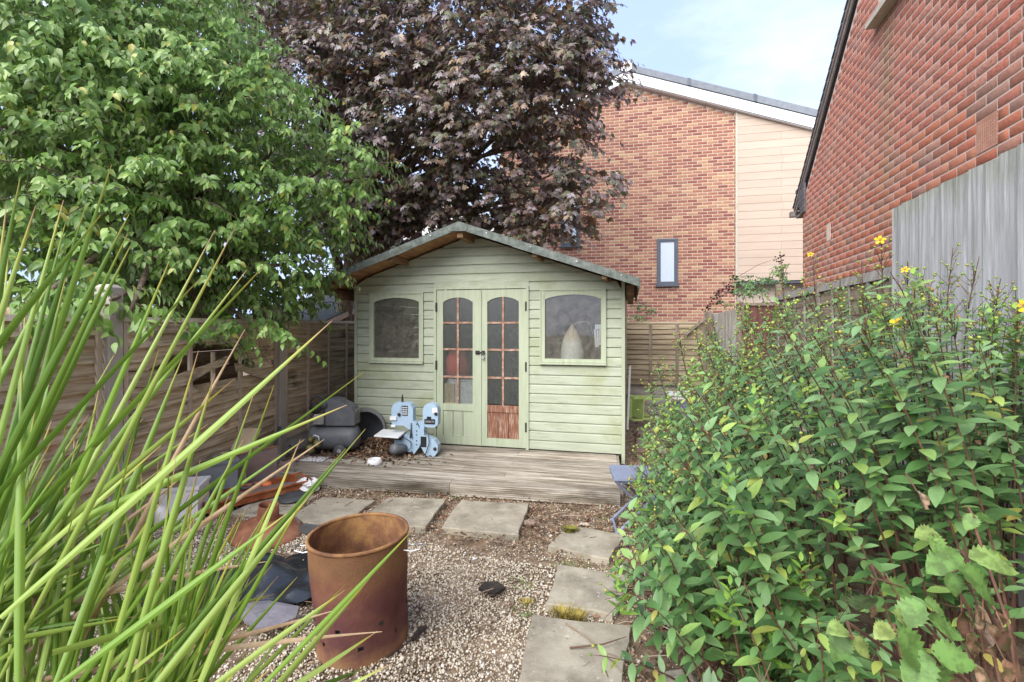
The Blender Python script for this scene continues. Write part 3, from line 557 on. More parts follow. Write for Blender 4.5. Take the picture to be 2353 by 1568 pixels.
# ------------------------------------------------------------ summerhouse
XL, XR, YS, ZD = -3.153, -.062, 5.228, .105; XA = -1.71; ZA = 2.50; SL = .3455
sh = thing('summerhouse', 'sage green timber summerhouse with felt roof, part-glazed double doors and two arched windows', 'summerhouse', (XA, YS, ZD))
DX = (-2.145,-1.080); WL = (-2.945,-2.295,1.035,1.805); WR = (-.935,-.262,1.055,1.815)
rl = lambda x: ZA-.055-SL*abs(x-XA)         # underside of roof
xin = lambda z: (XA-(ZA-.06-z)/SL, XA+(ZA-.06-z)/SL)
z = ZD+.012; row = 0
while z < 2.42:
    z1 = z+.1; spans = [(XL+.035, XR-.035)]
    for (a, b, c_, e) in ((DX[0],DX[1],0,1.855), (*WL[:2],WL[2]+.03,WL[3]-.03), (*WR[:2],WR[2]+.03,WR[3]-.03)):
        if z1 > c_+.01 and z < e-.01:
            ns = []
            for (p, q) in spans:
                if a > p and p < b: ns.append((p, min(q,a)))
                if b < q and q > a: ns.append((max(p,b), q))
                if q <= a or p >= b: ns.append((p, q)) if (p, q) not in ns else None
            spans = sorted(set(x for x in ns if x[1]-x[0] > .02))
    prof = [(YS,z+.0035),(YS+.001,z+.082),(YS+.017,z+.0965),(YS+.017,z+.0998),(YS+.026,z+.0998),(YS+.026,z+.0002),(YS+.017,z+.0002),(YS+.017,z+.0035)]
    for (p, q) in spans:
        l_ = (lambda pt, p=p: max(p, xin(pt[1])[0])) ; r_ = (lambda pt, q=q: min(q, xin(pt[1])[1]))
        if r_((0,z)) - l_((0,z)) < .1: continue
        G().prism([(a, min(b, ZA-.07)) for a, b in prof], l_, r_, 'x').build('siding_board', GREEN, sh)
    z += .1; row += 1
for x0, x1 in ((XL,XL+.034),(XR-.034,XR)): G().box(x0,x1,YS-.008,YS+.03,.02,1.90).build('corner_trim', GREEN2, sh)
# side and back walls, floor
for x in (XL, XR):
    zz = ZD; 
    while zz < 1.85: G().box(min(x,x+(.02 if x == XL else -.02)), max(x,x+(.02 if x == XL else -.02)), YS+.031, 7.48, zz+.003, min(zz+.1,1.88)).build('siding_board', GREEN, sh); zz += .1
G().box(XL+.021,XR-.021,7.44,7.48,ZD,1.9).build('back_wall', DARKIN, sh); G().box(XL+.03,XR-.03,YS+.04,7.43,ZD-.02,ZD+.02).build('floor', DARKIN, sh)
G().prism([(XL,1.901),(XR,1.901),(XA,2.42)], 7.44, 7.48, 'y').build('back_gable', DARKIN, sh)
# windows
def window(x0, x1, z0, z1):
    y0 = YS-.012; t = .042; g = G().box(x0,x1,y0,YS+.02,z0,z0+.036).box(x0,x0+t,y0,YS+.02,z0+.036,z1).box(x1-t,x1,y0,YS+.02,z0+.036,z1)
    g.arch(x0+t,x1-t,z1-.095,.05,z1-.012,y0+.004,YS+.018,14); g.box(x0+t,x1-t,y0,YS+.02,z1-.012,z1)
    w = g.build('window', GREEN2, sh); g = G()
    g.box(x0-.012,x1+.012,y0-.010,y0-.0005,z1,z1+.016).box(x0-.012,x0,y0-.008,y0+.008,z0-.01,z1).box(x1,x1+.012,y0-.008,y0+.008,z0-.01,z1).box(x0-.012,x1+.012,y0-.022,y0-.001,z0-.024,z0-.002)
    g.build('beading', GREEN2, w); n = 14; xa, xb = x0+t, x1-t
    G().box(xa,xb,YS+.008,YS+.012,z0+.03,z1-.02).build('pane', PANE, w)
window(*WL); window(*WR)
# doors
G().box(DX[0]-.012,DX[0]+.018,YS-.016,YS+.03,ZD+.002,1.87).box(DX[1]-.018,DX[1]+.012,YS-.016,YS+.03,ZD+.002,1.87).box(DX[0]+.018,DX[1]-.018,YS-.016,YS+.03,1.845,1.87).build('door_frame', GREEN2, sh)
def door(x0, x1, gx0, gx1, bare):
    y0, y1 = YS-.006, YS+.028; g = G(); zb, zt = ZD+.018, 1.838; q0, q1 = gx0, gx1
    g.box(x0,q0,y0,y1,zb,zt).box(q1,x1,y0,y1,zb,zt).box(q0,q1,y0+.001,y1-.001,zb,.212).box(q0,q1,y0+.001,y1-.001,1.79,zt-.001)
    if not bare: g.box(q0,q1,y0+.001,y1-.001,.497,.572)
    g.arch(q0,q1,1.70,.055,1.79,y0+.0015,y1-.0015,14)
    d = g.build('door', GREEN2, sh)
    if bare: G().box(q0,q1,y0+.0012,y1-.001,.497,.572).build('mid_rail', BAREWOOD, d)
    w = (q1-q0)/3
    for k in range(3): G().box(q0+k*w+.003,q0+(k+1)*w-.003,y0+.012,y0+.022,.213,.496).build('panel_board', BAREWOOD if bare else GREEN2, d)
    xm = (q0+q1)/2; g = G().box(xm-.011,xm+.011,y0+.004,y1-.004,.573,1.765)
    zs = [.572,.872,1.178,1.474,1.76]
    g.build('glazing_bar', BARS, d)
    for zz in zs[1:4]: G().box(q0,xm-.0115,y0+.005,y1-.005,zz-.011,zz+.011).box(xm+.0115,q1,y0+.005,y1-.005,zz-.011,zz+.011).build('glazing_bar', BARS, d)
    for i in range(4):
        for a, b in ((q0,xm-.012),(xm+.012,q1)): G().box(a,b,y0+.014,y0+.018,zs[i]+.012,zs[i+1]-.012 if i < 3 else 1.778).build('pane', FROST, d)
    hx = x0-.002 if x0 < XA-.1 else x1+.002
    for zz in (.35,1.0,1.65): G().box(hx-.009,hx+.009,y0-.016,y0-.001,zz-.05,zz+.05).build('hinge', IRON, d)
    return d
dl = door(-2.124,-1.609,-2.050,-1.700,False); dr = door(-1.604,-1.100,-1.533,-1.178,True)
G().box(DX[0]-.012,DX[1]+.012,YS-.004,YS+.024,1.8715,1.9195).build('header_board', GREEN, sh)
G().box(-1.615,-1.598,YS-.016,YS-.0065,ZD+.02,1.83).build('cover_strip', GREEN2, dl)
zb = 1.147
G().box(-1.665,-1.618,YS-.020,YS-.0065,zb-.02,zb+.02).box(-1.596,-1.56,YS-.020,YS-.0065,zb-.02,zb+.02).tube([(-1.66,YS-.026,zb),(-1.555,YS-.026,zb)],.008,8).build('bolt', IRON, dr)
pl = thing('padlock', 'small steel padlock hanging on the black door bolt', 'padlock', (-1.575,YS-.03,zb-.04))
G().cbox((-1.575,YS-.030,zb-.058),(.030,.014,.034),(0,0,0),.004).build('padlock_body', STEEL, pl); G().tube([(-1.585,YS-.03,zb-.042),(-1.585,YS-.038,zb-.012),(-1.575,YS-.040,zb-.006),(-1.565,YS-.038,zb-.012),(-1.565,YS-.03,zb-.042)],.003,6).build('shackle', STEEL, pl)
# roof
YV, YB = 4.80, 7.72; XE = 1.78
for sg in (1, -1):
    X = lambda q: XA+sg*q
    pz = lambda q, d=0: ZA-SL*q-d
    G().prism([(X(0),pz(0)),(X(XE),pz(XE)),(X(XE),pz(XE,.018)),(X(0),pz(0,.018))], YV, YB, 'y').build('roof_felt', FELT, sh)
    G().prism([(X(0.001),pz(0,.0185)),(X(XE-.01),pz(XE-.01,.0185)),(X(XE-.01),pz(XE-.01,.034)),(X(.001),pz(0,.034))], YV+.002, YB-.02, 'y').build('soffit_board', SOFFIT, sh)
    j = 0
    for q0, q1 in ((0,.56),(.56,1.1),(1.1,XE+.012)):
        e = .002*j; G().prism([(X(q0),pz(q0,-.006)),(X(q1),pz(q1,-.006+.0)),(X(q1),pz(q1,.074)),(X(q0),pz(q0,.074+.006*(j%2)))], YV-.014-e, YV-.001, 'y').build('verge_felt', FELT, sh); j += 1
    for q in (.3,.75,1.2,1.62):
        o = G().lathe([(.0,.0),(.008,.002),(.008,.006)], 8, Matrix.Translation((X(q), YV-.02, pz(q,.02))) @ Matrix.Rotation(R(90),4,'X')).build('felt_nail', STEEL, sh)
    G().prism([(X(XE-.012),pz(XE,.0)),(X(XE+.008),pz(XE,.0)),(X(XE+.008),pz(XE,.085)),(X(XE-.012),pz(XE,.085))], YV, YB, 'y').build('eaves_fascia', FELT, sh)
    for q in (.78, 1.46): G().box(X(q)-.022,X(q)+.022,YV+.03,YS+.03,pz(q,.105),pz(q,.038)).build('purlin', RAFTER, sh)
    G().prism([(X(.05),pz(.05,.036)),(X(XE-.08),pz(XE-.08,.036)),(X(XE-.08),pz(XE-.08,.062)),(X(.05),pz(.05,.062))], YV+.015, YV+.035, 'y').build('barge_batten', RAFTER, sh)
    G().box(min(X(XE-.12),X(XE-.04)),max(X(XE-.12),X(XE-.04)),YS+.05,YB-.1,pz(XE,.13),pz(XE,.02)).build('eaves_board', RAFTER, sh)
G().box(XA-.03,XA+.03,YV+.03,YS+.02,ZA-.15,ZA-.045).build('ridge_purlin', RAFTER, sh)
G().prism([(XA-.12,ZA-.055),(XA,ZA-.012),(XA+.10,ZA-.05),(XA+.085,ZA-.098),(XA-.10,ZA-.092)], YV-.021, YV-.019, 'y').build('felt_tab', FELT, sh)
# things seen through the glass
sk = thing('sack', 'tall cream sack with a tied top standing inside the right-hand window', 'sack', (-.60,5.42,1.04))
G().lathe([(.0,1.05),(.105,1.05),(.122,1.10),(.120,1.19),(.104,1.28),(.075,1.35),(.042,1.405),(.018,1.435),(.006,1.455),(.0,1.456)], 20, Matrix.Translation((-.62,5.365,0))).build('sack_body', SACK, sk, True)
G().tube([(-.62,5.42,1.43),(-.58,5.42,1.47),(-.48,5.42,1.49),(-.43,5.42,1.46),(-.40,5.42,1.35)],.003,5).build('tie', SACK, sk)
bt = thing('workbench', 'dim workbench top inside the summerhouse below the right-hand window', 'bench', (-.6,5.5,.9))
G().box(-1.04,-.11,5.29,5.75,1.0,1.035).build('bench_top', RAFTER, bt)
for x, y in ((-1.0,5.32),(-.15,5.32),(-1.0,5.7),(-.15,5.7)): G().box(x-.03,x+.03,y-.03,y+.03,ZD+.02,1.0).build('leg', RAFTER, bt)
cdn = thing('card_bundle', 'bundle of white paper strips hanging inside the right edge of the right-hand window', 'paper', (-.33,5.3,1.4))
for k in range(4): G().cbox((-.365+.022*k,5.275+.006*k,1.31+.012*k),(.02,.003,.19+.02*(k%2)),(0,.05*(k-1.5),0)).build('paper_strip', WPLAST, cdn)
G().cbox((-.335,5.272,1.43),(.07,.006,.05)).build('clip', WPLAST, cdn)
ib = thing('storage_box', 'white storage box low behind the left door glass', 'box', (-1.95,5.4,ZD))
G().cbox((-1.83,5.385,.62),(.36,.22,.40),(0,0,.05),.015).build('box_body', WPLAST, ib); G().cbox((-1.83,5.385,.83),(.37,.23,.03),(0,0,.05),.01).build('lid', WPLAST, ib)
ic = thing('cardboard_carton', 'buff carton standing at the bottom left of the left door glass', 'carton', (-2.0,5.35,ZD))
G().cbox((-1.985,5.266,.46),(.125,.02,.66),(0,0,0),.004).build('carton_body', CARD, ic); G().cbox((-1.985,5.31,.80),(.12,.10,.004),(.5,0,0)).build('flap', CARD, ic)
ir = thing('red_bag', 'red holdall standing on the box behind the left door glass', 'bag', (-1.93,5.43,.8))
G().lathe([(.0,.81),(.13,.81),(.15,.88),(.14,1.0),(.09,1.08),(.0,1.10)], 16, Matrix.Translation((-1.95,5.412,.06))).build('bag_body', REDC, ir, True); G().tube([(-2.0,5.40,1.05),(-1.97,5.37,1.14),(-1.88,5.37,1.14),(-1.85,5.40,1.05)],.01,6).build('handle', REDC, ir)

# ------------------------------------------------------------ deck
dk = thing('deck', 'low weathered grey-brown grooved timber deck in front of the summerhouse', 'deck', (-1.6,4.6,0))
DM = Matrix.Translation((-.085,4.075,0)) @ Matrix.Rotation(R(3.2),4,'Z')
bw = .122
for k in range(13):
    y0 = .004+k*(bw+.005); pr = [(y0,.078)]; ng = 7
    for i in range(ng):
        a = y0+.006+(bw-.012)*i/ng; w = (bw-.012)/ng; dpt = .007 if k < 4 else .005
        pr += [(a,ZD),(a+w*.52,ZD),(a+w*.60,ZD-dpt),(a+w*.94,ZD-dpt)]
    pr += [(y0+bw-.004,ZD),(y0+bw,ZD-.004),(y0+bw,.078)]
    j = (-1.42,-1.9,-1.0)[k % 3]
    for a, b in ((-3.22,j-.002),(j+.002,-.0)):
        G().prism([(p, q-U(0,.002)) for p, q in pr], a, b, 'x', DM).build('deck_board', DECK, dk)
for a, b in ((-3.22,-1.422),(-1.418,.0)):
    pr = [(-.022,.0)]+[q for i in range(6) for q in ((-.022,.004+.016*i),(-.022,.012+.016*i),(-.015,.0125+.016*i),(-.015,.0185+.016*i))]+[(-.022,ZD-.003),(.002,ZD-.003),(.002,.0)]
    G().prism(pr, a, b, 'x', DM).build('fascia_board', DECK, dk)
G().box(.002,.024,.0,1.15,.0,ZD-.002,DM).build('end_board', DECK, dk)

# ------------------------------------------------------------ paving slabs
def slab(c, z, label):
    g = G(); vs = []; n = 7; c = [Vector((*p,0)) for p in c]; ctr = sum(c, Vector())/4; ring = []
    for i in range(4):
        for k in range(n): ring.append(c[i].lerp(c[(i+1)%4], k/n)+Vector((U(-.006,.006),U(-.006,.006),0))*(1 if k else 2))
    m = len(ring); h = .05; tl = (U(-.012,.012),U(-.012,.012))
    zz = lambda p: z+(p.x-ctr.x)*tl[0]+(p.y-ctr.y)*tl[1]
    for r, dz in ((1,-h),(1,-.007),(.985,0)):
        for p in ring: q = ctr+(p-ctr)*r; vs.append((q.x,q.y,zz(q)+dz+(U(-.001,.001) if dz == 0 else 0)))
    fs = []
    for r in range(2):
        for i in range(m): fs.append((r*m+i, r*m+(i+1)%m, r*m+m+(i+1)%m, r*m+m+i))
    fs.append(tuple(range(2*m,3*m))); g.add(vs, fs); o = g.build('paving_slab', SLAB); tag(o, label, 'paving slab', 'paving slabs laid in the gravel')
slab([(-1.30,3.27),(-.745,3.26),(-.78,3.85),(-1.345,3.81)], .034, 'large square grey slab in front of the deck, widest of the back row')
slab([(-1.93,3.18),(-1.41,3.26),(-1.46,3.80),(-1.945,3.74)], .03, 'grey slab half hidden behind the rusty bin rim')
slab([(-2.46,3.10),(-1.985,3.15),(-2.03,3.66),(-2.48,3.63)], .028, 'grey slab behind the rusty bin, second from the left end of the row')
slab([(-2.95,3.16),(-2.53,3.14),(-2.55,3.62),(-2.97,3.60)], .026, 'dusty slab beside the rusty lid with a black disc lying on it')
slab([(-.515,3.17),(-.135,3.05),(-.035,3.42),(-.43,3.515)], .034, 'tilted diamond slab with a round patch of moss on its back edge')
slab([(-.415,2.50),(-.08,2.48),(.02,2.88),(-.42,2.925)], .034, 'middle slab of the right-hand path, twigs on it')
slab([(-.43,1.92),(-.04,1.99),(.0,2.40),(-.475,2.37)], .036, 'nearest slab at the bottom edge with long twigs across it')
slab([(-.45,1.38),(.05,1.40),(.05,1.89),(-.435,1.88)], .03, 'slab cut off by the bottom edge below the twig-strewn slab')

# ------------------------------------------------------------ gravel, litter, twigs
def octa():
    v = np.array([(1,0,0),(-1,0,0),(0,1,0),(0,-1,0),(0,0,1),(0,0,-1),(.68,.68,.3),(-.68,.66,.35),(-.66,-.7,.3),(.7,-.66,.32)], float)
    f = np.array([(0,6,4),(6,2,4),(2,7,4),(7,1,4),(1,8,4),(8,3,4),(3,9,4),(9,0,4),(0,5,6),(6,5,2),(2,5,7),(7,5,1),(1,5,8),(8,5,3),(3,5,9),(9,5,0)]); return v, f
def rot_frames(P, s, flat=.7):
    n = len(P); A = RNG.normal(size=(n,3)); A[:,2] *= .3; N = RNG.normal(size=(n,3))*.35+np.array((0,0,1)); return frames(P, A, N, s, s*RNG.uniform(.6,1,n))
def gdens(x, y):
    d = np.ones(len(x)); nz = np.sin(x*3.1+1.2)*np.cos(y*2.7)+.6*np.sin(x*7.3-y*5.1)+.4*np.sin(13*x+9*y)
    d = np.where(y > 3.05+.1*np.sin(3*x), .22, d); d = np.where(x > -.02+.1*np.sin(4*y), .18, d); d = np.where((nz > .35), d*.62, d); d = np.where((nz > .85), d*.45, d)
    d = np.where((x < -1.6)&(y < 1.9), d*.55, d); d = np.where(y > 4.1, .1, d); return d
N0 = 230000; px = RNG.uniform(-3.6,.9,N0); py = 1.15+RNG.uniform(0,1,N0)**1.5*6.0; k = RNG.uniform(0,1,N0) < gdens(px,py); px, py = px[k], py[k]
sz = RNG.uniform(.0028,.0078,len(px))*np.where(RNG.uniform(0,1,len(px)) > .97, 1.9, 1)
Ms = rot_frames(np.stack([px,py,.001+.012*np.sin(2.3*px+1)*np.cos(1.9*py)+.008*np.sin(5.1*px+3.7*py)-.008+RNG.uniform(0,.006,len(px))],1), sz)
tag(merged('gravel', octa(), Ms, PEB), kind='stuff')
def leaf_quad(): return np.array([(0,0,0),(.5,.5,.18),(0,1,.05),(-.5,.5,.15),(0,.5,0)], float), np.array([(0,1,4),(1,2,4),(2,3,4),(3,0,4)])
def litter(n, fx, fy, z, s0, s1, name, m):
    P = np.stack([fx(n), fy(n), z+RNG.uniform(.002,.016,n)],1); A = RNG.normal(size=(n,3)); A[:,2] *= .4; Nn = RNG.normal(size=(n,3))*.5+np.array((0,0,1)); s = RNG.uniform(s0,s1,n)
    return tag(merged(name, leaf_quad(), frames(P,A,Nn,s,s*RNG.uniform(.3,.8,n)), m), kind='stuff')
uf = lambda a, b: (lambda n: RNG.uniform(a,b,n))
litter(5200, uf(-3.3,.4), lambda n: 3.0+RNG.beta(2,2,n)*1.15, 0, .010, .036, 'soil_litter', LITTER)
litter(4200, lambda n: .35+RNG.normal(0,.28,n), uf(1.4,4.6), 0, .010, .036, 'shrub_litter', LITTER)
litter(1500, uf(-3.5,.2), uf(1.2,3.2), .004, .006, .022, 'gravel_litter', LITTER)
litter(900, uf(-.02,.5), uf(4.2,7.6), 0, .012, .04, 'side_path_litter', LITTER)
litter(1900, lambda n: -2.75+RNG.normal(0,.36,n), lambda n: 4.72+RNG.normal(0,.19,n), ZD, .012, .055, 'deck_leaf_litter', LITTER)
n = 1500; P = np.stack([RNG.normal(-2.62,.16,n), RNG.normal(4.98,.09,n), np.zeros(n)],1); P[:,2] = ZD+.17*np.exp(-(((P[:,0]+2.62)/.2)**2+((P[:,1]-4.98)/.13)**2))*RNG.uniform(.3,1,n)+.01
A = RNG.normal(size=(n,3)); s = RNG.uniform(.02,.06,n); tag(merged('leaf_heap', leaf_quad(), frames(P,A,RNG.normal(size=(n,3))+np.array((0,-.5,1)),s,s*.7), LITTER), kind='stuff')
def twigs(n, fx, fy, z, l0, l1, name):
    g = G()
    for _ in range(n):
        x, y, a, l = fx(1)[0], fy(1)[0], U(0,6.3), U(l0,l1); b = U(-.5,.5); zz = z+U(.003,.02)
        pts = [(x+math.cos(a+b*q)*l*q, y+math.sin(a+b*q)*l*q, zz+.012*math.sin(q*3)) for q in (0,.35,.7,1)]
        g.tube(pts, [.0028*U(.6,1.3),.0025,.002,.001], 4, False)
    return tag(g.build(name, TWIG), kind='stuff')
twigs(420, uf(-3.2,.3), uf(1.3,4.0), .006, .04,.16, 'twig_scatter'); twigs(380, lambda n: .3+RNG.normal(0,.22,n), uf(1.5,3.8), .008, .06,.22, 'shrub_twig_scatter')
def tw(p, lab):
    g = G(); g.tube([Vector(q) for q in p], [.004]+[.0034]*(len(p)-2)+[.0015], 6); tag(g.build('twig', TWIG), lab, 'twig')
tw([(-.30,2.33,.045),(-.20,2.25,.05),(-.13,2.18,.048),(-.03,2.05,.045)], 'long dark twig lying diagonally across the nearest full slab')
tw([(-.26,2.16,.043),(-.12,2.20,.055),(-.02,2.27,.06)], 'shorter forked dark twig crossing the long one on the nearest slab')
tw([(-1.02,1.95,.02),(-.96,2.10,.022),(-.95,2.22,.02)], 'pale straw stalk on the gravel right of the rusty bin')

# ------------------------------------------------------------ foliage
def leaf_tpl(w=.42, curl=.25, fold=.18, n=4, tip=.9):
    v = []; f = []
    for i in range(n+1):
        q = i/n; hw = w*.5*math.sin(math.pi*min(1, q**tip))**.85 if 0 < i < n else .012; z = -curl*q*q
        v += [(-hw, q, z+fold*hw), (0, q, z), (hw, q, z+fold*hw)]
    for i in range(n):
        a = 3*i; f += [(a,a+1,a+4,a+3),(a+1,a+2,a+5,a+4)]
    return np.array(v, float), np.array(f)
def maple_tpl():
    out = []
    for a, r in ((-165,.22),(-128,.42),(-110,.34),(-82,.70),(-62,.44),(-40,.62),(-30,.78),(-14,.50),(-9,.86),(0,1.0),(9,.86),(14,.50),(30,.78),(40,.62),(62,.44),(82,.70),(110,.34),(128,.42),(165,.22)):
        q = R(a); out.append((r*math.sin(q)*.62, .32+r*math.cos(q)*.66, -.22*r*r+.05*math.sin(3*q)))
    v = [(0,.30,.03)]+out; return np.array(v, float), np.array([(0,i,i+1) for i in range(1,len(out))]+[(0,len(out),1)])
def lobes_leaves(lobes, per, leaf, droop, twl, nl, shell=(.35,1.04), front=True):
    P_, A_, N_, S_ = [], [], [], []; tw_ = []
    for (c, r) in lobes:
        c = np.array(c); rr = np.array(r if isinstance(r,(tuple,list)) else (r,r,r*.85)); n = max(6, int(per*np.mean(rr)**2))
        u = RNG.normal(size=(n,3)); u /= np.linalg.norm(u,axis=1,keepdims=True)
        o = c+u*rr*(shell[0]+(shell[1]-shell[0])*RNG.uniform(0,1,(n,1))**.45)
        t = u*np.array((1,1,.25))+RNG.normal(0,.45,(n,3)); t[:,2] *= .5; t[:,2] += .05; t /= np.linalg.norm(t,axis=1,keepdims=True)
        ln = twl*RNG.uniform(.6,1.3,n); side = np.cross(t, (0,0,1)); side /= np.linalg.norm(side,axis=1,keepdims=True)+1e-6
        for k in range(nl):
            q = (k//2+.5)/(nl/2); sg = 1 if k % 2 else -1
            p = o+t*(ln*q)[:,None]; p[:,2] -= .35*ln*q*q
            a = t*.55+side*sg*RNG.uniform(.4,.9,(n,1))+np.array((0,0,-1))*droop*RNG.uniform(.4,1.2,(n,1))+RNG.normal(0,.18,(n,3))
            nn = np.array((0,0,.75))+t*.85+RNG.normal(0,.35,(n,3))
            P_.append(p+RNG.normal(0,.012,(n,3))); A_.append(a); N_.append(nn); S_.append(leaf*RNG.uniform(.65,1.2,n)*(1-.25*q))
        for i in range(0,n,3):
            tw_.append([o[i], o[i]+t[i]*ln[i]*.5-np.array((0,0,.09*ln[i])), o[i]+t[i]*ln[i]-np.array((0,0,.35*ln[i]))])
    return np.concatenate(P_), np.concatenate(A_), np.concatenate(N_), np.concatenate(S_), tw_
def trunk(name, base, top, r0, r1, parent, targets, m=BARK):
    g = G(); b, t = Vector(base), Vector(top); pts = [b.lerp(t, q)+Vector((.05*math.sin(5*q),.04*math.sin(7*q+1),0)) for q in (0,.15,.35,.55,.8,1)]
    g.tube(pts, [r0*1.25,r0,r0*.92,r0*.85,(r0+r1)/2,r1], 12); g.build('trunk', m, parent, True)
    g = G()
    for c, f in targets:
        s_ = b.lerp(t, f); c = Vector(c); mid = s_.lerp(c,.5)+Vector((U(-.1,.1),U(-.1,.1),.15)); g.tube([s_, s_.lerp(mid,.6), mid, c], [r1*.8,r1*.6,r1*.42,r1*.12], 7)
    g.build('limbs', m, parent, True)
LT_G = leaf_tpl(.50,.34,.24,5,.72); LT_M = maple_tpl(); LT_H = leaf_tpl(.42,.20,.20,5,.80); LT_B = leaf_tpl(.74,.18,.14,6,.85)
# dogwood-like tree over the left fence
gl = [(100,60,4.3,.95),(300,60,4.7,.95),(400,130,4.8,.75),(530,120,5.3,.36),(540,260,4.9,.72),(660,300,5.1,.46),(760,370,5.2,.42),(840,405,5.2,.24),(200,230,4.2,.85),(50,270,3.8,.65),(380,300,4.5,.85),(90,470,3.7,.55),(290,470,4.0,.6),(480,440,4.5,.6),(620,470,4.8,.5),(730,500,5.0,.36),(800,460,5.1,.22),(110,630,3.5,.38),(290,600,3.8,.40),(450,590,4.3,.48),(600,600,4.7,.42),(690,600,5.0,.30),(725,650,5.0,.15),(560,735,4.4,.20),(640,765,4.45,.12),(300,715,3.15,.15),(255,690,3.0,.16),(150,700,2.9,.15),(50,715,2.8,.15),(395,740,3.8,.18),(480,745,4.15,.16),(150,-120,5.0,1.3),(320,-130,5.2,1.0),(-100,200,4.2,1.0),(-80,550,3.7,.6),(40,690,4.3,.36),(170,690,4.5,.38),(300,680,4.9,.38),(420,680,5.1,.36),(520,685,5.2,.34),(610,690,5.4,.30),(680,690,5.6,.25),(380,690,5.8,.45),(540,660,5.9,.5),(120,200,6.3,1.2),(420,220,6.6,1.2),(280,500,6.2,.9),(540,430,6.5,.7),(80,420,5.6,.8),(640,540,6.2,.4)]
gl = [(at(x,y,t), r) for x, y, t, r in gl]
gt = thing('dogwood_tree', 'bright green drooping-leaved tree spilling over the left fence', 'tree', (-5.3,4.6,0))
P, A, N, Sz, tw_ = lobes_leaves(gl, 330, .086, 1.0, .34, 14)
scatter('leaf', 'crown', LT_G, frames(P,A,N,Sz), LEAF_G, gt, 300, True)
g = G()
for t in tw_: g.tube([Vector(q) for q in t], [.006,.004,.002], 4, False)
g.build('twigs', BARK, gt)['kind'] = 'stuff'
trunk('t', (-5.4,4.7,-.1), (-5.0,4.6,3.0), .14, .09, gt, [(c, U(.45,1)) for c, r in gl])
# copper maple behind the summerhouse
ml = [(700,60,8.3,1.2),(870,60,8.2,1.25),(1050,50,8.0,1.2),(1220,60,7.9,1.1),(1310,60,7.8,.55),(1320,170,7.7,.55),(1395,205,7.7,.26),(760,200,8.2,1.0),(930,200,7.9,1.1),(1100,180,7.6,1.0),(1240,200,7.7,.85),(800,330,8.2,.85),(960,340,7.8,.95),(1100,330,7.7,.85),(1220,290,7.9,.55),(1300,310,7.7,.40),(1270,400,8.0,.42),(1365,415,7.7,.34),(1330,480,7.8,.34),(860,440,8.2,.75),(1000,460,7.9,.65),(1120,450,8.0,.55),(1210,470,8.0,.5),(1270,510,8.0,.25),(880,530,8.3,.30),(800,520,8.4,.40),(940,520,8.2,.3),(700,420,8.6,.6),(660,300,8.6,.8),(720,520,8.7,.4),(600,30,8.8,1.0),(900,-150,8.5,1.7),(1200,-150,8.2,1.3),(640,-150,9,1.5),(880,530,8.4,.2),(1000,520,8.1,.28),(1080,505,8.1,.25),(1160,520,8.0,.28),(1220,540,8.0,.2),(960,470,8.3,.5),(1340,120,7.7,.45),(1290,440,7.9,.35),(900,560,8.4,.16),(1300,450,7.6,.33),(1280,500,7.6,.24),(1318,520,7.6,.14),(1250,530,7.7,.2)]
ml = [(at(x,y,t), r) for x, y, t, r in ml]
mt = thing('copper_maple_tree', 'large copper-purple leaved maple tree standing behind the summerhouse', 'tree', (-5.4,8.0,0))
P, A, N, Sz, tw_ = lobes_leaves(ml, 230, .150, .75, .42, 8, (.3,1.05))
scatter('leaf', 'crown', LT_M, frames(P,A,N,Sz), LEAF_M, mt, 300, False)
g = G()
for t in tw_: g.tube([Vector(q) for q in t], [.010,.007,.003], 4, False)
g.build('twigs', BARK, mt)['kind'] = 'stuff'
trunk('t', (-5.42,8.0,-.1), (-4.7,8.2,4.0), .16, .11, mt, [(c, U(.5,1)) for c, r in ml if r > .3])

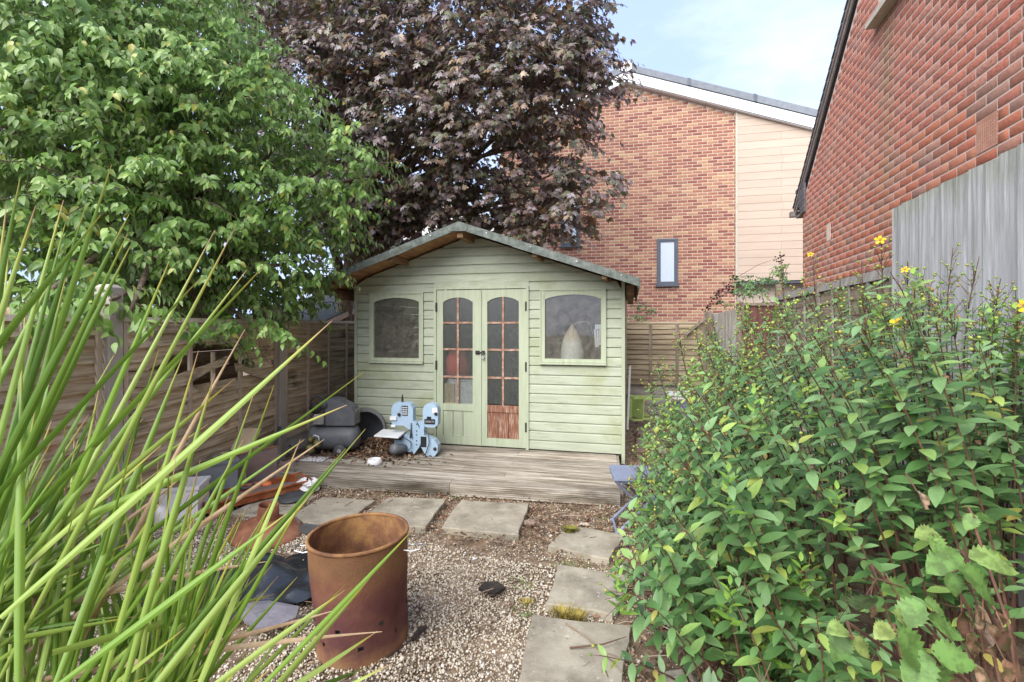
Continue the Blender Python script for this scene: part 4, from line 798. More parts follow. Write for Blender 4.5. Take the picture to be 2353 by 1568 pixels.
# hypericum shrub on the right
hy = thing('hypericum_shrub', 'big leafy green shrub with yellow-green seed capsules and a few yellow flowers', 'shrub', (1.0,2.6,0))
poly = [(.20,1.72),(.22,2.05),(.10,2.7),(.06,3.3),(.35,3.95),(1.0,4.3),(1.92,4.35),(1.90,1.2),(1.25,1.0),(.85,1.38)]
P_, A_, N_, S_, buds, shoots = [], [], [], [], [], []; sg = G(); ns = 0
HX = (1380,1440,1480,1560,1620,1700,1800,2000,2150,2260,2353,2600); HY = (1500,1180,1000,880,800,735,700,665,690,715,720,720)   # outline of the shrub from where the path ends
while ns < 520:
    x, y = U(0,1.95), U(1.0,4.4)
    if ns > 445: x, y = U(.30,.85), U(1.65,2.5)
    elif not inside(poly, x, y): continue
    ns += 1
    h = min(.70+.72*x+.05*(y-2), 1.78)*U(.78,1.08); ex = min(x-.0, 1.9-x); 
    edge = min(abs(x-.1), 1)
    if x < .45 or (y < 1.9 and x < 1.3): h *= U(.45,1.0)
    if ns > 445: h = U(.22,.62)
    lean = Vector((-.30-U(0,.22), -.16-U(0,.2), 0))*(.35+.5*h)*(1 if ns <= 445 else .5); 
    if x > 1.4: lean.x *= .4
    b = Vector((x, y, 0)); tp = b+lean+Vector((U(-.12,.12),U(-.12,.12),h)); mid = b.lerp(tp,.5)+Vector((-lean.x*.25,-lean.y*.25,.12*h))
    if tp.x < -.0 and tp.z > .95: tp.x = U(0,.15)
    l_, d_ = tp.x*CS+tp.y*SN, -tp.x*SN+tp.y*CS; sx = 1176.5+FOC*l_/d_; hz = EYE+d_*(747-np.interp(sx, HX, HY))/FOC+random.choice((U(-.40,-.08),U(-.15,.02),U(-.08,.05),U(-.02,.17)))
    if hz < .18 or d_ < (1.5 if ns <= 445 else 1.3): ns -= 1 if hz >= .18 and random.random() < .5 else 0; continue
    if tp.z > hz: tp.z = hz; mid.z = min(mid.z, hz*.62)
    path = lambda q: b*(1-q)**2+mid*2*q*(1-q)+tp*q*q
    ln = (mid-b).length+(tp-mid).length; r0 = .0045
    sg.tube([path(q) for q in (0,.2,.4,.6,.8,1)], [r0,r0*.9,r0*.8,r0*.65,r0*.5,r0*.3], 4, False)
    m = int(ln*.80/.047); ph = U(0,3)
    for k in range(m):
        q = .22+.78*(k+.5)/m; p = path(q); d = (path(min(1,q+.02))-path(q-.02)).normalized(); a = d.cross(Vector((.3,.1,1))).normalized(); c_ = d.cross(a); an = ph+k*1.35+U(-.3,.3)
        if q < .5 and random.random() < .45: continue
        for s in (1,-1):
            rad = (a*math.cos(an)+c_*math.sin(an))*s; ax = rad+d*.40+Vector((-.08,-.08,-.16+U(-.25,.18)))
            P_.append(p); A_.append(ax); N_.append(d*.8+Vector((U(-.35,.35)-.05,U(-.35,.35)-.15,.75))); S_.append(U(.048,.100)*(1 if q < .80 else .70)*min(1,.62+.22*(2.9-b.y+1)))
    if random.random() < .8:
        big = 1 if h > 1.1 else .6
        for j in range(int(U(3,11)*big)):
            bp = tp+Vector((U(-.055,.055),U(-.055,.055),U(-.10,.07))); buds.append(bp)
            sg.tube([path(U(.90,.98)), bp], [.0014,.001], 3, False)
    if random.random() < .16: shoots.append(tp)
for (x, y, t) in ((2025,548,2.75),(2085,600,2.65),(2190,570,2.6),(2250,590,2.55),(2120,640,2.5),(1868,590,3.2),(1795,590,3.3),(2340,690,2.0),(2300,640,2.4),(1600,760,3.3),(1560,760,3.4),(1510,830,3.4),(1640,740,3.3),(1490,880,3.3),(1700,690,3.2),(1930,640,3.0),(1980,600,2.9)):
    tp = at(x,y,t); b = Vector((min(1.85,tp.x+.35), tp.y+.25, .2)); mid = b.lerp(tp,.55)+Vector((-.12,0,.18)); path = lambda q: b*(1-q)**2+mid*2*q*(1-q)+tp*q*q
    sg.tube([path(q) for q in (0,.2,.4,.6,.8,1)], [.005,.0045,.004,.0035,.003,.0018], 5, False)
    for k in range(16):
        q = .35+.60*k/16; p = path(q); d = (path(q+.02)-path(q-.02)).normalized(); a = d.cross(Vector((.3,.1,1))).normalized(); c_ = d.cross(a); an = k*1.4
        for s in (1,-1): P_.append(p); A_.append((a*math.cos(an)+c_*math.sin(an))*s+d*.4+Vector((0,0,-.1))); N_.append(d+Vector((0,0,.4))); S_.append(.062*(1.15-.55*q))
    for j in range(16):
        q = U(.78,1.0); bp = path(q)+Vector((U(-.075,.075),U(-.06,.06),U(-.01,.07)))*(1.25-q*.6); buds.append(bp); sg.tube([path(q-.04), bp], [.0015,.001], 3, False)
P_, A_, N_, S_ = np.array([tuple(p) for p in P_]), np.array([tuple(p) for p in A_]), np.array([tuple(p) for p in N_]), np.array(S_)
dp = -P_[:,0]*SN+P_[:,1]*CS; kp = dp > np.where(P_[:,2] < 1.0, 1.30, 1.4); P_, A_, N_, S_ = P_[kp], A_[kp], N_[kp], S_[kp]
scatter('leaf', 'foliage', LT_H, frames(P_,A_,N_,S_), LEAF_H, hy, 300, True)
sg.build('stems', STEM, hy)
def bud_tpl():
    v = [(0,0,-1)]; n = 6
    for z, r in ((-.5,.85),(.25,.95),(.8,.45)): v += [(r*math.cos(k*math.pi*2/n), r*math.sin(k*math.pi*2/n), z) for k in range(n)]
    v.append((0,0,1.25)); f = [(0,1+(k+1)%n,1+k,1+k) for k in range(n)]; tri = []
    for k in range(n):
        tri.append((0,1+(k+1)%n,1+k)); tri.append((13+k,13+(k+1)%n,19))
        for r in range(2): a = 1+r*n; tri += [(a+k,a+(k+1)%n,a+n+(k+1)%n),(a+k,a+n+(k+1)%n,a+n+k)]
    return np.array(v, float), np.array(tri)
B = np.array([tuple(b) for b in buds if -b.x*SN+b.y*CS > 1.7]); scatter('seed_capsule', 'seed_capsules', bud_tpl(), frames(B, RNG.normal(size=B.shape)*.5+np.array((0,0,1)), RNG.normal(size=B.shape), RNG.uniform(.0045,.008,len(B))), BUD, hy, 200, True)
Pf, Af, Nf, Sf = [], [], [], []
for c in shoots+[at(1600,990,3.0), at(1530,1070,3.1), at(1690,870,3.1), at(1560,1030,3.0), at(2030,720,2.4), at(2290,760,2.0)]:
    for j in range(12):
        an = j*2.4; zz = j/12; Pf.append(tuple(c+Vector((0,0,-.10+.14*zz)))); Af.append((math.cos(an),math.sin(an),.25+1.1*zz)); Nf.append((U(-.2,.2),U(-.2,.2),1)); Sf.append(.055*(1.1-.5*zz))
merged('fresh_shoots', LT_H, frames(np.array(Pf),np.array(Af),np.array(Nf),np.array(Sf)), LEAF_Y, hy, True)['kind'] = 'stuff'
def flower(p, r, parent, lab=None):
    g = G(); nrm = (Vector((0,0,EYE))-p).normalized()*.6+Vector((U(-.4,.4),U(-.4,.2),.5)); q = nrm.to_track_quat('Z','Y').to_matrix().to_4x4(); M = Matrix.Translation(p) @ q
    for k in range(5):
        a = k*math.tau/5+U(-.1,.1); Rm = M @ Matrix.Rotation(a,4,'Z')
        vs = [(0,.1*r,0),(.34*r,.55*r,.16*r),(.40*r,.95*r,.10*r),(.12*r,1.12*r,.02*r),(-.2*r,1.02*r,.05*r),(-.30*r,.5*r,.16*r),(0,.6*r,.10*r)]
        g.add([Rm @ Vector(v) for v in vs], [(0,1,6),(1,2,6),(2,3,6),(3,4,6),(4,5,6),(5,0,6)])
    o = g.build('flower', PETAL, parent); g = G()
    for k in range(14): g.tube([M @ Vector((0,0,.02*r)), M @ Vector((U(-.3,.3)*r,U(-.3,.3)*r,.4*r))], .0012, 3, False)
    g.build('stamens', PETAL, o)
for x, y, t, r in ((2022,552,2.75,.026),(2080,620,2.6,.020),(2062,742,2.3,.032),(1537,1322,2.15,.030),(2352,705,1.95,.03),(1862,585,3.2,.018),(1505,1105,3.0,.012)): flower(at(x,y,t), r, hy)
for x, y, t in ((1885,870,2.3),(2180,880,1.9),(1920,900,2.4),(1460,1350,2.6),(1840,860,2.6),(2250,1005,1.7)):
    c = at(x,y,t); g = G()
    for k in range(9): p = c+Vector((U(-.02,.02),U(-.02,.02),U(-.03,.03))); g.tube([p, p+Vector((U(-.02,.02),U(-.02,.02),U(-.02,.01)))], [.006,.001], 5)
    g.build('dead_flower_head', LITTER, hy)

# bramble in the near right corner
br = thing('bramble', 'bramble with large crinkled pale green leaves and withered brown leaves in the lower right corner', 'bramble', (1.05,1.35,0))
b0 = Vector((1.0,1.5,0))
def cane(pts, r=.004): G().tube([Vector(p) for p in pts], [r]*(len(pts)-1)+[r*.5], 6).build('cane', STEM, br)
groups = [((2015,1330,1.20),[(1985,1375,.085,0),(2060,1350,.07,60)]),((2230,1300,1.10),[(2170,1290,.085,100),(2290,1290,.09,-80),(2260,1345,.095,-120),(2195,1345,.05,180)]),
 ((2150,1265,1.15),[(2130,1225,.055,70),(2160,1260,.06,-160),(2190,1290,.06,-150)]),((2120,1420,1.05),[(2090,1410,.07,120),(2150,1390,.05,30),(2180,1440,.07,-100)]),
 ((1960,1470,1.05),[(1925,1445,.05,60),(1930,1490,.06,150),(1985,1490,.05,-130)]),((2070,1480,1.0),[(2080,1430,.075,10),(2030,1450,.05,100),(2110,1500,.09,-150)]),
 ((2160,1530,.98),[(2200,1510,.075,-90),(2110,1545,.08,140),(2160,1560,.08,180)]),((1520,1390,2.1),[(1500,1385,.06,80),(1515,1410,.07,170),(1535,1385,.06,-60)]),((1560,1430,2.0),[(1555,1425,.06,160)]),((2240,1190,1.4),[(2230,1200,.05,150),(2270,1190,.05,-90)])]
for (cx, cy, t), lv in groups:
    c = at(cx, cy, t); src = b0 if t < 1.8 else Vector((.45,2.3,0)); cane([src, src.lerp(c,.5)+Vector((0,0,.2)), c+Vector((0,.03,.02)), c])
    for (x, y, s, ang) in lv:
        s *= 1.0
        p = at(x, y, t*U(.96,1.02)); a = R(ang); ax = Vector((CS,SN,0))*(-math.sin(a))+Vector((0,0,1))*math.cos(a)*.7+Vector((U(-.2,.2),-.35,-.1)); ax.normalize()
        nr = Vector((SN*.3,-.55,.85))+Vector((U(-.2,.2),U(-.2,.2),0)); M = Matrix(frames(np.array([tuple(p-ax*s*.5)]), np.array([tuple(ax)]), np.array([tuple(nr)]), [s])[0].tolist())
        n = 16; g = G(); vs = []; wv = U(0,6)
        for i in range(n+1):
            q = i/n; hw = .37*math.sin(math.pi*q**.8)**.8 if 0 < i < n else .01; hw *= (1.12 if i % 2 else .90); z = -.28*q*q+.05*math.sin(4*q+wv)
            cr_ = .030*(1 if i % 2 else -1); vs += [(-hw,q-.04,z+.16*hw+cr_),(-hw*.5,q-.02,z+.10*hw-cr_),(0,q,z),(hw*.5,q-.02,z+.10*hw-cr_),(hw,q-.04,z+.16*hw+cr_)]
        fs = [(5*i+k,5*i+k+1,5*i+6+k,5*i+5+k) for i in range(n) for k in range(4)]
        g.add([M @ Vector(v) for v in vs], fs); o = g.build('leaf', LEAF_B, br, True)
        G().tube([c, p-ax*s*.5], .0018, 4).build('leaf_stalk', STEM, br)
for (x, y, t, s) in ((2215,1440,1.12,.062),(2262,1462,1.10,.07),(2245,1415,1.12,.06),(2285,1425,1.1,.05),(2300,1470,1.08,.05),(2235,1480,1.1,.05),(2115,1150,1.3,.045),(2000,1400,1.25,.04),(2310,1545,1.05,.05),(2170,1560,1.05,.05),(2060,1385,1.2,.035),(2250,1555,1.05,.05)):
    p = at(x,y,t); g = G(); n = 7; ax = Vector((U(-.4,.4),U(-.4,.2),-1)).normalized(); M = Matrix(frames(np.array([tuple(p-ax*s*.5)]), np.array([tuple(ax)]), np.array([(U(-.6,.6),-1,.2)]), [s])[0].tolist()); vs = []
    for i in range(n+1):
        q = i/n; hw = .36*math.sin(math.pi*q**.8)**.7 if 0 < i < n else .02
        vs += [(-hw*.7,q+U(-.05,.05),.9*hw+U(-.12,.12)),(-hw*.4,q+U(-.04,.04),.15+U(-.12,.12)),(0,q,U(-.08,.08)+.25*q*q),(hw*.4,q+U(-.04,.04),.15+U(-.12,.12)),(hw*.6,q+U(-.08,.08),.9*hw+U(-.12,.12))]
    g.add([M @ Vector(v) for v in vs], [(5*i+k,5*i+k+1,5*i+6+k,5*i+5+k) for i in range(n) for k in range(4)]); o = g.build('withered_leaf', LEAF_D, br, True)
    cane([p-ax*s*.5, p-ax*s*.5+Vector((U(-.02,.02),.02,.04)), p-ax*s*.5+Vector((U(-.05,.05),.08,.02))], .0018)

# spiky cordyline in the near left corner
BLADE = bpy.data.materials.new('sword_leaf'); BLADE.use_nodes = True; t = BLADE.node_tree; p = t.nodes['Principled BSDF']; ou = t.nodes['Material Output']
at_ = t.nodes.new('ShaderNodeAttribute'); at_.attribute_name = 'along'; a2 = t.nodes.new('ShaderNodeAttribute'); a2.attribute_name = 'across'
base = ramp(t, rand(t), [(0,(.085,.19,.018)),(.35,(.16,.295,.033)),(.7,(.25,.385,.058)),(1,(.37,.48,.12))])
st = noise(t, 60, (1,1,1), 3); sm = t.nodes.new('ShaderNodeMath'); sm.operation = 'MULTIPLY'; sm.inputs[1].default_value = 75; t.links.new(a2.outputs['Fac'], sm.inputs[0]); sn = t.nodes.new('ShaderNodeMath'); sn.operation = 'SINE'; t.links.new(sm.outputs[0], sn.inputs[0])
base = mix(t, ramp(t, sn.outputs[0], [(.2,(0,0,0)),(.9,(.28,)*3)]), base, (.07,.15,.02))
base = mix(t, ramp(t, a2.outputs['Fac'], [(.0,(.0,)*3),(.42,(0,0,0)),(.5,(.30,)*3),(.58,(0,0,0))]), base, (.42,.50,.10))
tipf = t.nodes.new('ShaderNodeMath'); tipf.operation = 'ADD'; t.links.new(at_.outputs['Fac'], tipf.inputs[0]); nn = t.nodes.new('ShaderNodeMath'); nn.operation = 'MULTIPLY_ADD'; t.links.new(rand(t), nn.inputs[0]); nn.inputs[1].default_value = .12; nn.inputs[2].default_value = -.09; t.links.new(nn.outputs[0], tipf.inputs[1])
colb = mix(t, ramp(t, tipf.outputs[0], [(.80,(0,0,0)),(.92,(1,1,1))]), base, (.36,.34,.05)); colb = mix(t, ramp(t, tipf.outputs[0], [(.92,(0,0,0)),(.985,(1,1,1))]), colb, (.36,.21,.11))
colb = mix(t, ramp(t, noise(t, 14), [(.68,(0,0,0)),(.74,(.8,)*3)]), colb, (.40,.36,.05))
t.links.new(colb, p.inputs['Base Color']); p.inputs['Roughness'].default_value = .42; tr = t.nodes.new('ShaderNodeBsdfTranslucent'); t.links.new(colb, tr.inputs[0]); ms = t.nodes.new('ShaderNodeMixShader'); ms.inputs[0].default_value = .22
t.links.new(p.outputs[0], ms.inputs[1]); t.links.new(tr.outputs[0], ms.inputs[2]); t.links.new(ms.outputs[0], ou.inputs[0])
DRYB = mat('dry_sword_leaf', [(.3,(.30,.19,.10)),(.7,(.52,.40,.26))], 20, rough=.8, bump=.1)
co = thing('cordyline', 'spiky cordyline with long bright green sword leaves in the near left corner', 'plant', at(60,1700,1.0)*1.0)
def blade(b, tp, w, bow, dry=False, roll=0.):
    n = 14; b, tp = Vector(b), Vector(tp); d = (tp-b); ln = d.length; view = (b.lerp(tp,.5)-Vector((0,0,EYE))).normalized(); side = d.cross(view).normalized(); nr = side.cross(d).normalized()
    side = (side*math.cos(roll)+nr*math.sin(roll)); nr = side.cross(d).normalized(); vs = []; al = []; ac = []
    for i in range(n+1):
        q = i/n; c = b.lerp(tp,q)+Vector((0,0,1))*bow*ln*4*q*(1-q)*.5; hw = w*.5*(min(1,.55+1.4*q) if q < .35 else (1 if q < .5 else max(0,(1-((q-.5)/.5)**1.35))))+.0006
        for k, (s, h) in enumerate(((-1,.35),(-.5,.06),(0,-.10),(.5,.06),(1,.35))): vs.append(c+side*hw*s+nr*hw*h); al.append(q); ac.append(k/4)
    g = G(); g.add(vs, [(5*i+k,5*i+k+1,5*i+6+k,5*i+5+k) for i in range(n) for k in range(4)]); o = g.build('blade', DRYB if dry else BLADE, co, True)
    for nm, dat in (('along',al),('across',ac)):
        x = o.data.attributes.new(nm,'FLOAT','POINT'); x.data.foreach_set('value', dat)
BL = [((-40,1330),(257,378)),((-110,1250),(47,406)),((-150,1200),(82,473)),((-80,1300),(146,460)),((-60,1300),(198,471)),((-60,1350),(150,514)),((-200,1050),(232,494)),((-100,1280),(297,492)),((-60,1300),(294,537)),((-100,1380),(300,565)),((20,1480),(389,600)),((-20,1500),(494,529)),((0,1560),(541,522)),((-60,1450),(567,621)),((-120,1380),(612,606)),((0,1420),(763,737)),((50,1450),(836,855)),((-60,1300),(797,931)),((140,1600),(365,804)),((250,1700),(494,858)),((330,1750),(630,885)),((200,1700),(456,806)),((250,1700),(840,986)),((310,1600),(795,1031)),((430,1620),(792,1357)),((560,1620),(945,1222)),((480,1700),(868,1450)),((500,1640),(797,1341)),((120,1500),(631,1366)),((60,1450),(700,1010)),((560,1700),(900,1525)),((0,1650),(60,690)),((40,1700),(50,820)),((120,1750),(150,960)),((-60,1500),(20,560)),((60,1640),(330,900)),((-100,1500),(15,470)),((100,1650),(420,820)),((200,1680),(560,1010)),((100,1600),(660,1180)),((260,1700),(720,1130)),((-100,1420),(540,870)),((-160,1300),(460,640)),((300,1750),(585,900)),((380,1760),(690,1010)),((150,1720),(300,1010)),((50,1750),(230,880)),((420,1700),(840,1535)),((20,1600),(480,1130)),((-60,1560),(380,1240)),((480,1760),(850,1330)),((-20,1400),(150,640)),((-160,1180),(130,620))]
for i, (b, tp) in enumerate(BL): blade(at(*b, U(.84,1.0)), at(*tp, U(.95,1.3)), U(.0095,.0155), U(-.008,.012), False, U(-.6,.6))
for i in range(300):
    bx, by, bt_ = random.choice(((-90,1450,.92),(80,1720,1.0),(300,1780,1.05),(330,1740,1.08))); a = R(U(4,74) if i % 4 else U(70,104)); l = U(330,760)*(1 if a > .6 else .62)
    blade(at(bx+U(-80,80),by+U(-60,60),bt_), at(min(bx+math.cos(a)*l*1.02, U(360,700)),by-math.sin(a)*l,U(.95,1.4)), U(.006,.0125), U(-.008,.014), False, U(-.9,.9))
for b, tp in (((100,1650),(563,757)),((60,1500),(745,1010)),((-60,1450),(620,1290)),((-100,1500),(440,1080)),((100,1560),(878,1452)),((60,1580),(780,1400)),((80,1700),(120,1150)),((30,1600),(180,1010)),((60,1650),(40,1200))): blade(at(*b,1.0), at(*tp,1.15), .011, U(-.02,.06), True)
g = G()
for bx, by, bt_ in ((-90,1450,.92),(80,1720,1.0),(300,1780,1.05)):
    p = at(bx,by,bt_); q = Vector((p.x-.05,p.y+.02,-.05)); g.tube([q, q.lerp(p,.5), p, p+Vector((0,0,.06))], [.05,.042,.04,.02], 10)
g.build('trunk', BARK, co)

# shrubs over the back fences
def bushlet(name, lab, lobes, leaf, m, base, per=260):
    t_ = thing(name, lab, 'shrub', base); lb = [(at(x,y,t), r) for x, y, t, r in lobes]; P, A, N, Sz, tws = lobes_leaves(lb, per, leaf, .5, .22, 8)
    merged('foliage', LT_G, frames(P,A,N,Sz), m, t_, True)['kind'] = 'stuff'; g = G()
    for t in tws: g.tube([Vector(q) for q in t], [.005,.004,.002], 4, False)
    for c, r in lb: g.tube([Vector(base), Vector(base).lerp(c,.5)+Vector((.05,0,.1)), c], [.012,.009,.004], 5, False)
    g.build('stems', STEM, t_); return t_
bushlet('bramble_bush', 'bramble growing over the corner boards with dark berry clusters', [(1700,655,9.0,.15),(1745,648,9.0,.17),(1780,640,9.1,.13),(1725,672,8.9,.12),(1660,700,9.0,.06),(1800,615,9.0,.06)], .075, LEAF_H, (2.4,9.2,0), 900)
o = thing('berry_spray', 'dead dark berry spray arching over the corner fence post', 'plant', at(1690,690,8.9)); g = G(); pts = [at(1700,680,8.9), at(1660,670,8.8), at(1635,690,8.8), at(1625,705,8.8)]; g.tube(pts, [.006,.005,.004,.003], 5); pts2 = [at(1690,640,8.9),at(1740,610,8.9),at(1795,575+15,8.9)]; g.tube(pts2,[.006,.004,.003],5); g.build('stalk', STEM, o)
B = np.array([tuple(q+Vector((U(-.08,.08),U(-.05,.05),U(-.10,.06)))) for q in [at(1640,690,8.8), at(1624,705,8.8), at(1650,672,8.8), at(1690,640,8.9), at(1675,660,8.9), at(1790,595,8.9)] for _ in range(16)])
merged('berries', bud_tpl(), frames(B, RNG.normal(size=B.shape), RNG.normal(size=B.shape)+.1, RNG.uniform(.012,.020,len(B))), DEADB, o)['kind'] = 'stuff'
bushlet('small_shrub', 'thin reddish-green shrub poking above the back panel beside the summerhouse roof', [(1465,705,9.3,.12),(1480,725,9.3,.12),(1460,735,9.3,.10),(1490,712,9.3,.06)], .06, LEAF_H, (-.05,9.4,0), 700)
bushlet('path_weed', 'low green weed growing between the summerhouse side and the plank path', [(1452,1005,6.6,.07),(1450,1030,6.3,.06),(1462,1020,6.4,.07)], .035, LEAF_Y, (.05,6.4,0), 3000)

# neighbour's shed
nb = thing('neighbour_shed', 'dark felt-roofed shed with a pale verge board beyond the left fence', 'shed', (-6.4,8.6,0))
X0, X1 = -6.5, -4.97
G().prism([(7.55,0),(10.9,0),(10.9,1.50),(9.3,1.96),(7.55,1.50)], X0, X1-.05, 'x').build('wall', REDB, nb)
for sgn, ye in ((1,7.35),(-1,11.2)): G().prism([(9.3,2.08),(ye,1.53),(ye,1.50),(9.3,2.05)], X0-.1, X1, 'x').build('roof', NFELT, nb)
G().prism([(9.3,2.06),(7.35,1.51),(7.35,1.42),(9.3,1.97)], X1+.001, X1+.022, 'x').build('verge_board', BATTEN, nb)

# ------------------------------------------------------------ incinerator bin
ib = thing('incinerator_bin', 'rusty open-topped metal incinerator bin standing on the gravel', 'bin', (-1.197,2.047,0))
n = 56; prof = [(.199,.0),(.200,.02),(.200,.045),(.199,.065),(.200,.085),(.201,.105),(.202,.125),(.203,.145),(.204,.165),(.205,.185),(.206,.21),(.208,.24),(.210,.28),(.212,.33),(.214,.38),(.216,.43),(.2175,.475),(.2185,.50)]
def wallm(off, m, nm, skip=True):
    g = G(); vs = []; sk = {(4,k) for k in range(3,n,8)}|{(8,k) for k in range(7,n,8)}
    for i, (r, z) in enumerate(prof):
        for k in range(n):
            a = 2*math.pi*k/n; d = .008*math.sin(3*a+1)*math.exp(-((z-.1)/.12)**2)-.020*math.exp(-((a-5.9)/.16)**2-((z-.16)/.10)**2)-.012*math.exp(-((a-4.0)/.2)**2-((z-.12)/.06)**2)+.0018*math.sin(9*a+20*z)
            vs.append(((r+off+d)*math.cos(a), (r+off+d)*math.sin(a), z))
    fs = [(i*n+k, i*n+(k+1)%n, i*n+n+(k+1)%n, i*n+n+k) for i in range(len(prof)-1) for k in range(n) if not (skip and (i,k) in sk)]
    return g.add(vs, fs).build(nm, m, ib, True, world=False)
wallm(0, RUST, 'bin_wall'); wallm(-.0045, RUSTIN, 'bin_lining')
g = G(); g.lathe([(.2120,.497),(.2215,.495),(.225,.500),(.2235,.508),(.2135,.509),(.2105,.503),(.2120,.497)], n); g.build('rim', RUSTIN, ib, True, world=False)
g = G(); g.lathe([(.0,.06),(.12,.055),(.19,.045),(.192,.03)], 24); g.build('ash_bed', mat('ash', [(.3,(.02,.018,.016)),(.7,(.09,.08,.07))], 20), ib, True, world=False)
for a in (R(-8), R(172)):
    g = G(); c_, s_ = math.cos(a), math.sin(a); f_ = lambda r, t, z: (r*c_-t*s_, r*s_+t*c_, z)
    g.tube([f_(.212,-.03,.435),f_(.245,-.032,.43),f_(.285,-.026,.437),f_(.30,0,.445),f_(.285,.026,.437),f_(.245,.032,.43),f_(.212,.03,.435)], .0035, 6); g.build('handle', STEEL, ib, world=False)
for a in (.4,2.5,4.6): pass
ib.rotation_euler = (R(.8), R(-1.6), R(20))
il = thing('incinerator_hood', 'rusty conical bin lid with a chimney collar lying on the gravel', 'lid', (-2.44,2.93,.015)); il.rotation_euler = (R(4),R(5),.3)
g = G(); g.lathe([(.232,.0),(.238,.004),(.236,.022),(.20,.042),(.14,.075),(.085,.102),(.071,.112)], 44); g.build('cone', RUST2, il, True, world=False)
g = G(); g.lathe([(.071,.110),(.069,.155),(.064,.205),(.060,.205),(.064,.155),(.066,.100)], 32); g.build('collar', RUST2, il, True, world=False)
G().tube([(.10,-.02,.098),(.12,.0,.125),(.17,.03,.118),(.20,.05,.060)], .007, 6).build('handle', STEEL, il, world=False)
o = G().cbox((-2.03,3.02,.03),(.40,.055,.05),(0,.03,.02)).build('plank', DKPLANK); tag(o, 'short dark grey plank lying between the rusty lid and the rusty bin', 'plank')

# ------------------------------------------------------------ compressor, tub, band saw, bowl
cp = thing('air_compressor', 'grimy black air compressor with a horizontal tank standing on the deck', 'compressor', (-3.02,4.62,ZD), .22)
TX = Matrix.Translation((0,0,.175)) @ Matrix.Rotation(R(90),4,'Y')
G().lathe([(.0,-.265),(.05,-.262),(.10,-.245),(.125,-.215),(.13,-.18),(.13,.18),(.125,.215),(.10,.245),(.05,.262),(.0,.265)], 28, TX).build('tank', TANK, cp, True, world=False)
g = G(); g.prism([(-.06,.31),(.24,.31),(.24,.43),(.21,.50),(.13,.535),(.06,.575),(-.02,.585),(-.06,.55)], -.095, .095, 'y'); o = g.build('motor_cover', TANK, cp, world=False)
g = G()
for i in range(6):
    for j in range(5): g.box(.2405,.2425,-.078+.032*j,-.078+.032*j+.022,.325+.026*i,.325+.026*i+.016)
g.build('grille', ALU, o, world=False)
G().cbox((-.02,-.0,.315),(.46,.13,.02)).build('saddle', TANK, cp, world=False)
o = G().cbox((-.12,-.075,.375),(.10,.10,.11),(0,0,0),.008).build('pump', ALU, cp, world=False)
for i in range(5): G().cbox((-.12,-.075,.335+.018*i),(.115,.115,.007)).build('cooling_fin', ALU, o, world=False)
G().lathe([(.0,0),(.045,0),(.05,.02),(.04,.05),(.0,.05)], 20, Matrix.Translation((-.08,-.06,.52)) @ Matrix.Rotation(R(90),4,'X')).build('air_filter', BLKP, cp, True, world=False)
G().lathe([(.02,0),(.062,.005),(.062,.02),(.0,.03)], 20, Matrix.Translation((-.16,-.09,.49)) @ Matrix.Rotation(R(90),4,'X')).build('flywheel', IRON, cp, True, world=False)
G().tube([(-.10,0,.56),(-.16,0,.60),(-.22,0,.59),(-.255,0,.54),(-.245,0,.46),(-.215,0,.42)], .012, 8).build('handle', BLKP, cp, True, world=False)
for x, y, z, r in ((-.20,-.13,.10,.045),(-.12,-.15,.155,.038),(-.20,-.12,.19,.03)): G().lathe([(.0,0),(r*.7,0),(r,.015),(r,.06),(r*.6,.085),(.0,.09)], 18, Matrix.Translation((x,y,z)) @ Matrix.Rotation(R(100),4,'X') @ Matrix.Rotation(R(20),4,'Y')).build('gauge', BRASS, cp, True, world=False)
G().tube([(-.16,-.17,.20),(-.13,-.20,.235),(-.09,-.20,.22),(-.085,-.19,.18),(-.12,-.19,.165)], .007, 6).build('hose', WPLAST, cp, True, world=False)
for y in (-.13,.13): o = G().lathe([(.0,-.018),(.055,-.018),(.062,-.010),(.062,.010),(.055,.018),(.0,.018)], 22, Matrix.Translation((.10,y,.062)) @ Matrix.Rotation(R(90),4,'X')).build('wheel', BLKP, cp, True, world=False); G().lathe([(.0,-.020),(.022,-.020),(.022,.020),(.0,.020)], 12, Matrix.Translation((.10,y,.062)) @ Matrix.Rotation(R(90),4,'X')).build('hub', ALU, o, world=False)
for y in (-.08,.08): G().box(-.22,-.17,y-.02,y+.02,0,.09).build('foot', TANK, cp, world=False)
o = G().prism([(-.12,-.08),(.12,-.07),(.10,.07),(-.10,.06)], ZD+.0, ZD+.008, 'z', Matrix.Translation((-3.06,4.36,.003))).build('plastic_scrap', WPLAST); tag(o, 'pale grey plastic scrap on the deck below the compressor gauges', 'scrap')
tb = thing('plastic_tub', 'dark grey arched plastic tub tipped on its side behind the compressor', 'tub', (-2.86,5.02,ZD), .35)
vs = []; pr = [(.205*math.cos(a)*1.0, .215+.215*math.sin(a) if a < math.pi else .0) for a in [math.pi*i/16 for i in range(17)]]
pr = [(.20,0)]+[(.20,.20)]+[(.20*math.cos(math.pi*i/14), .20+.22*math.sin(math.pi*i/14)) for i in range(1,14)]+[(-.20,.20),(-.20,0)]
g = G(); np_ = len(pr)
for sc_, y in ((1,-.15),(1.06,-.15),(1.06,-.165),(.96,-.165),(.96,-.15),(.82,.16)): g.v += [(x*sc_, y, z*(sc_ if z else 1)+.001) for x, z in pr]
for r in range(5):
    for k in range(np_-1): g.f.append((r*np_+k,r*np_+k+1,(r+1)*np_+k+1,(r+1)*np_+k))
g.f.append(tuple(range(5*np_,6*np_))); k0 = len(g.v); g.v += [(x*.86, .175, z*.86+.001) for x, z in pr]
for k in range(np_-1): g.f.append((k,k0+k,k0+k+1,k+1))
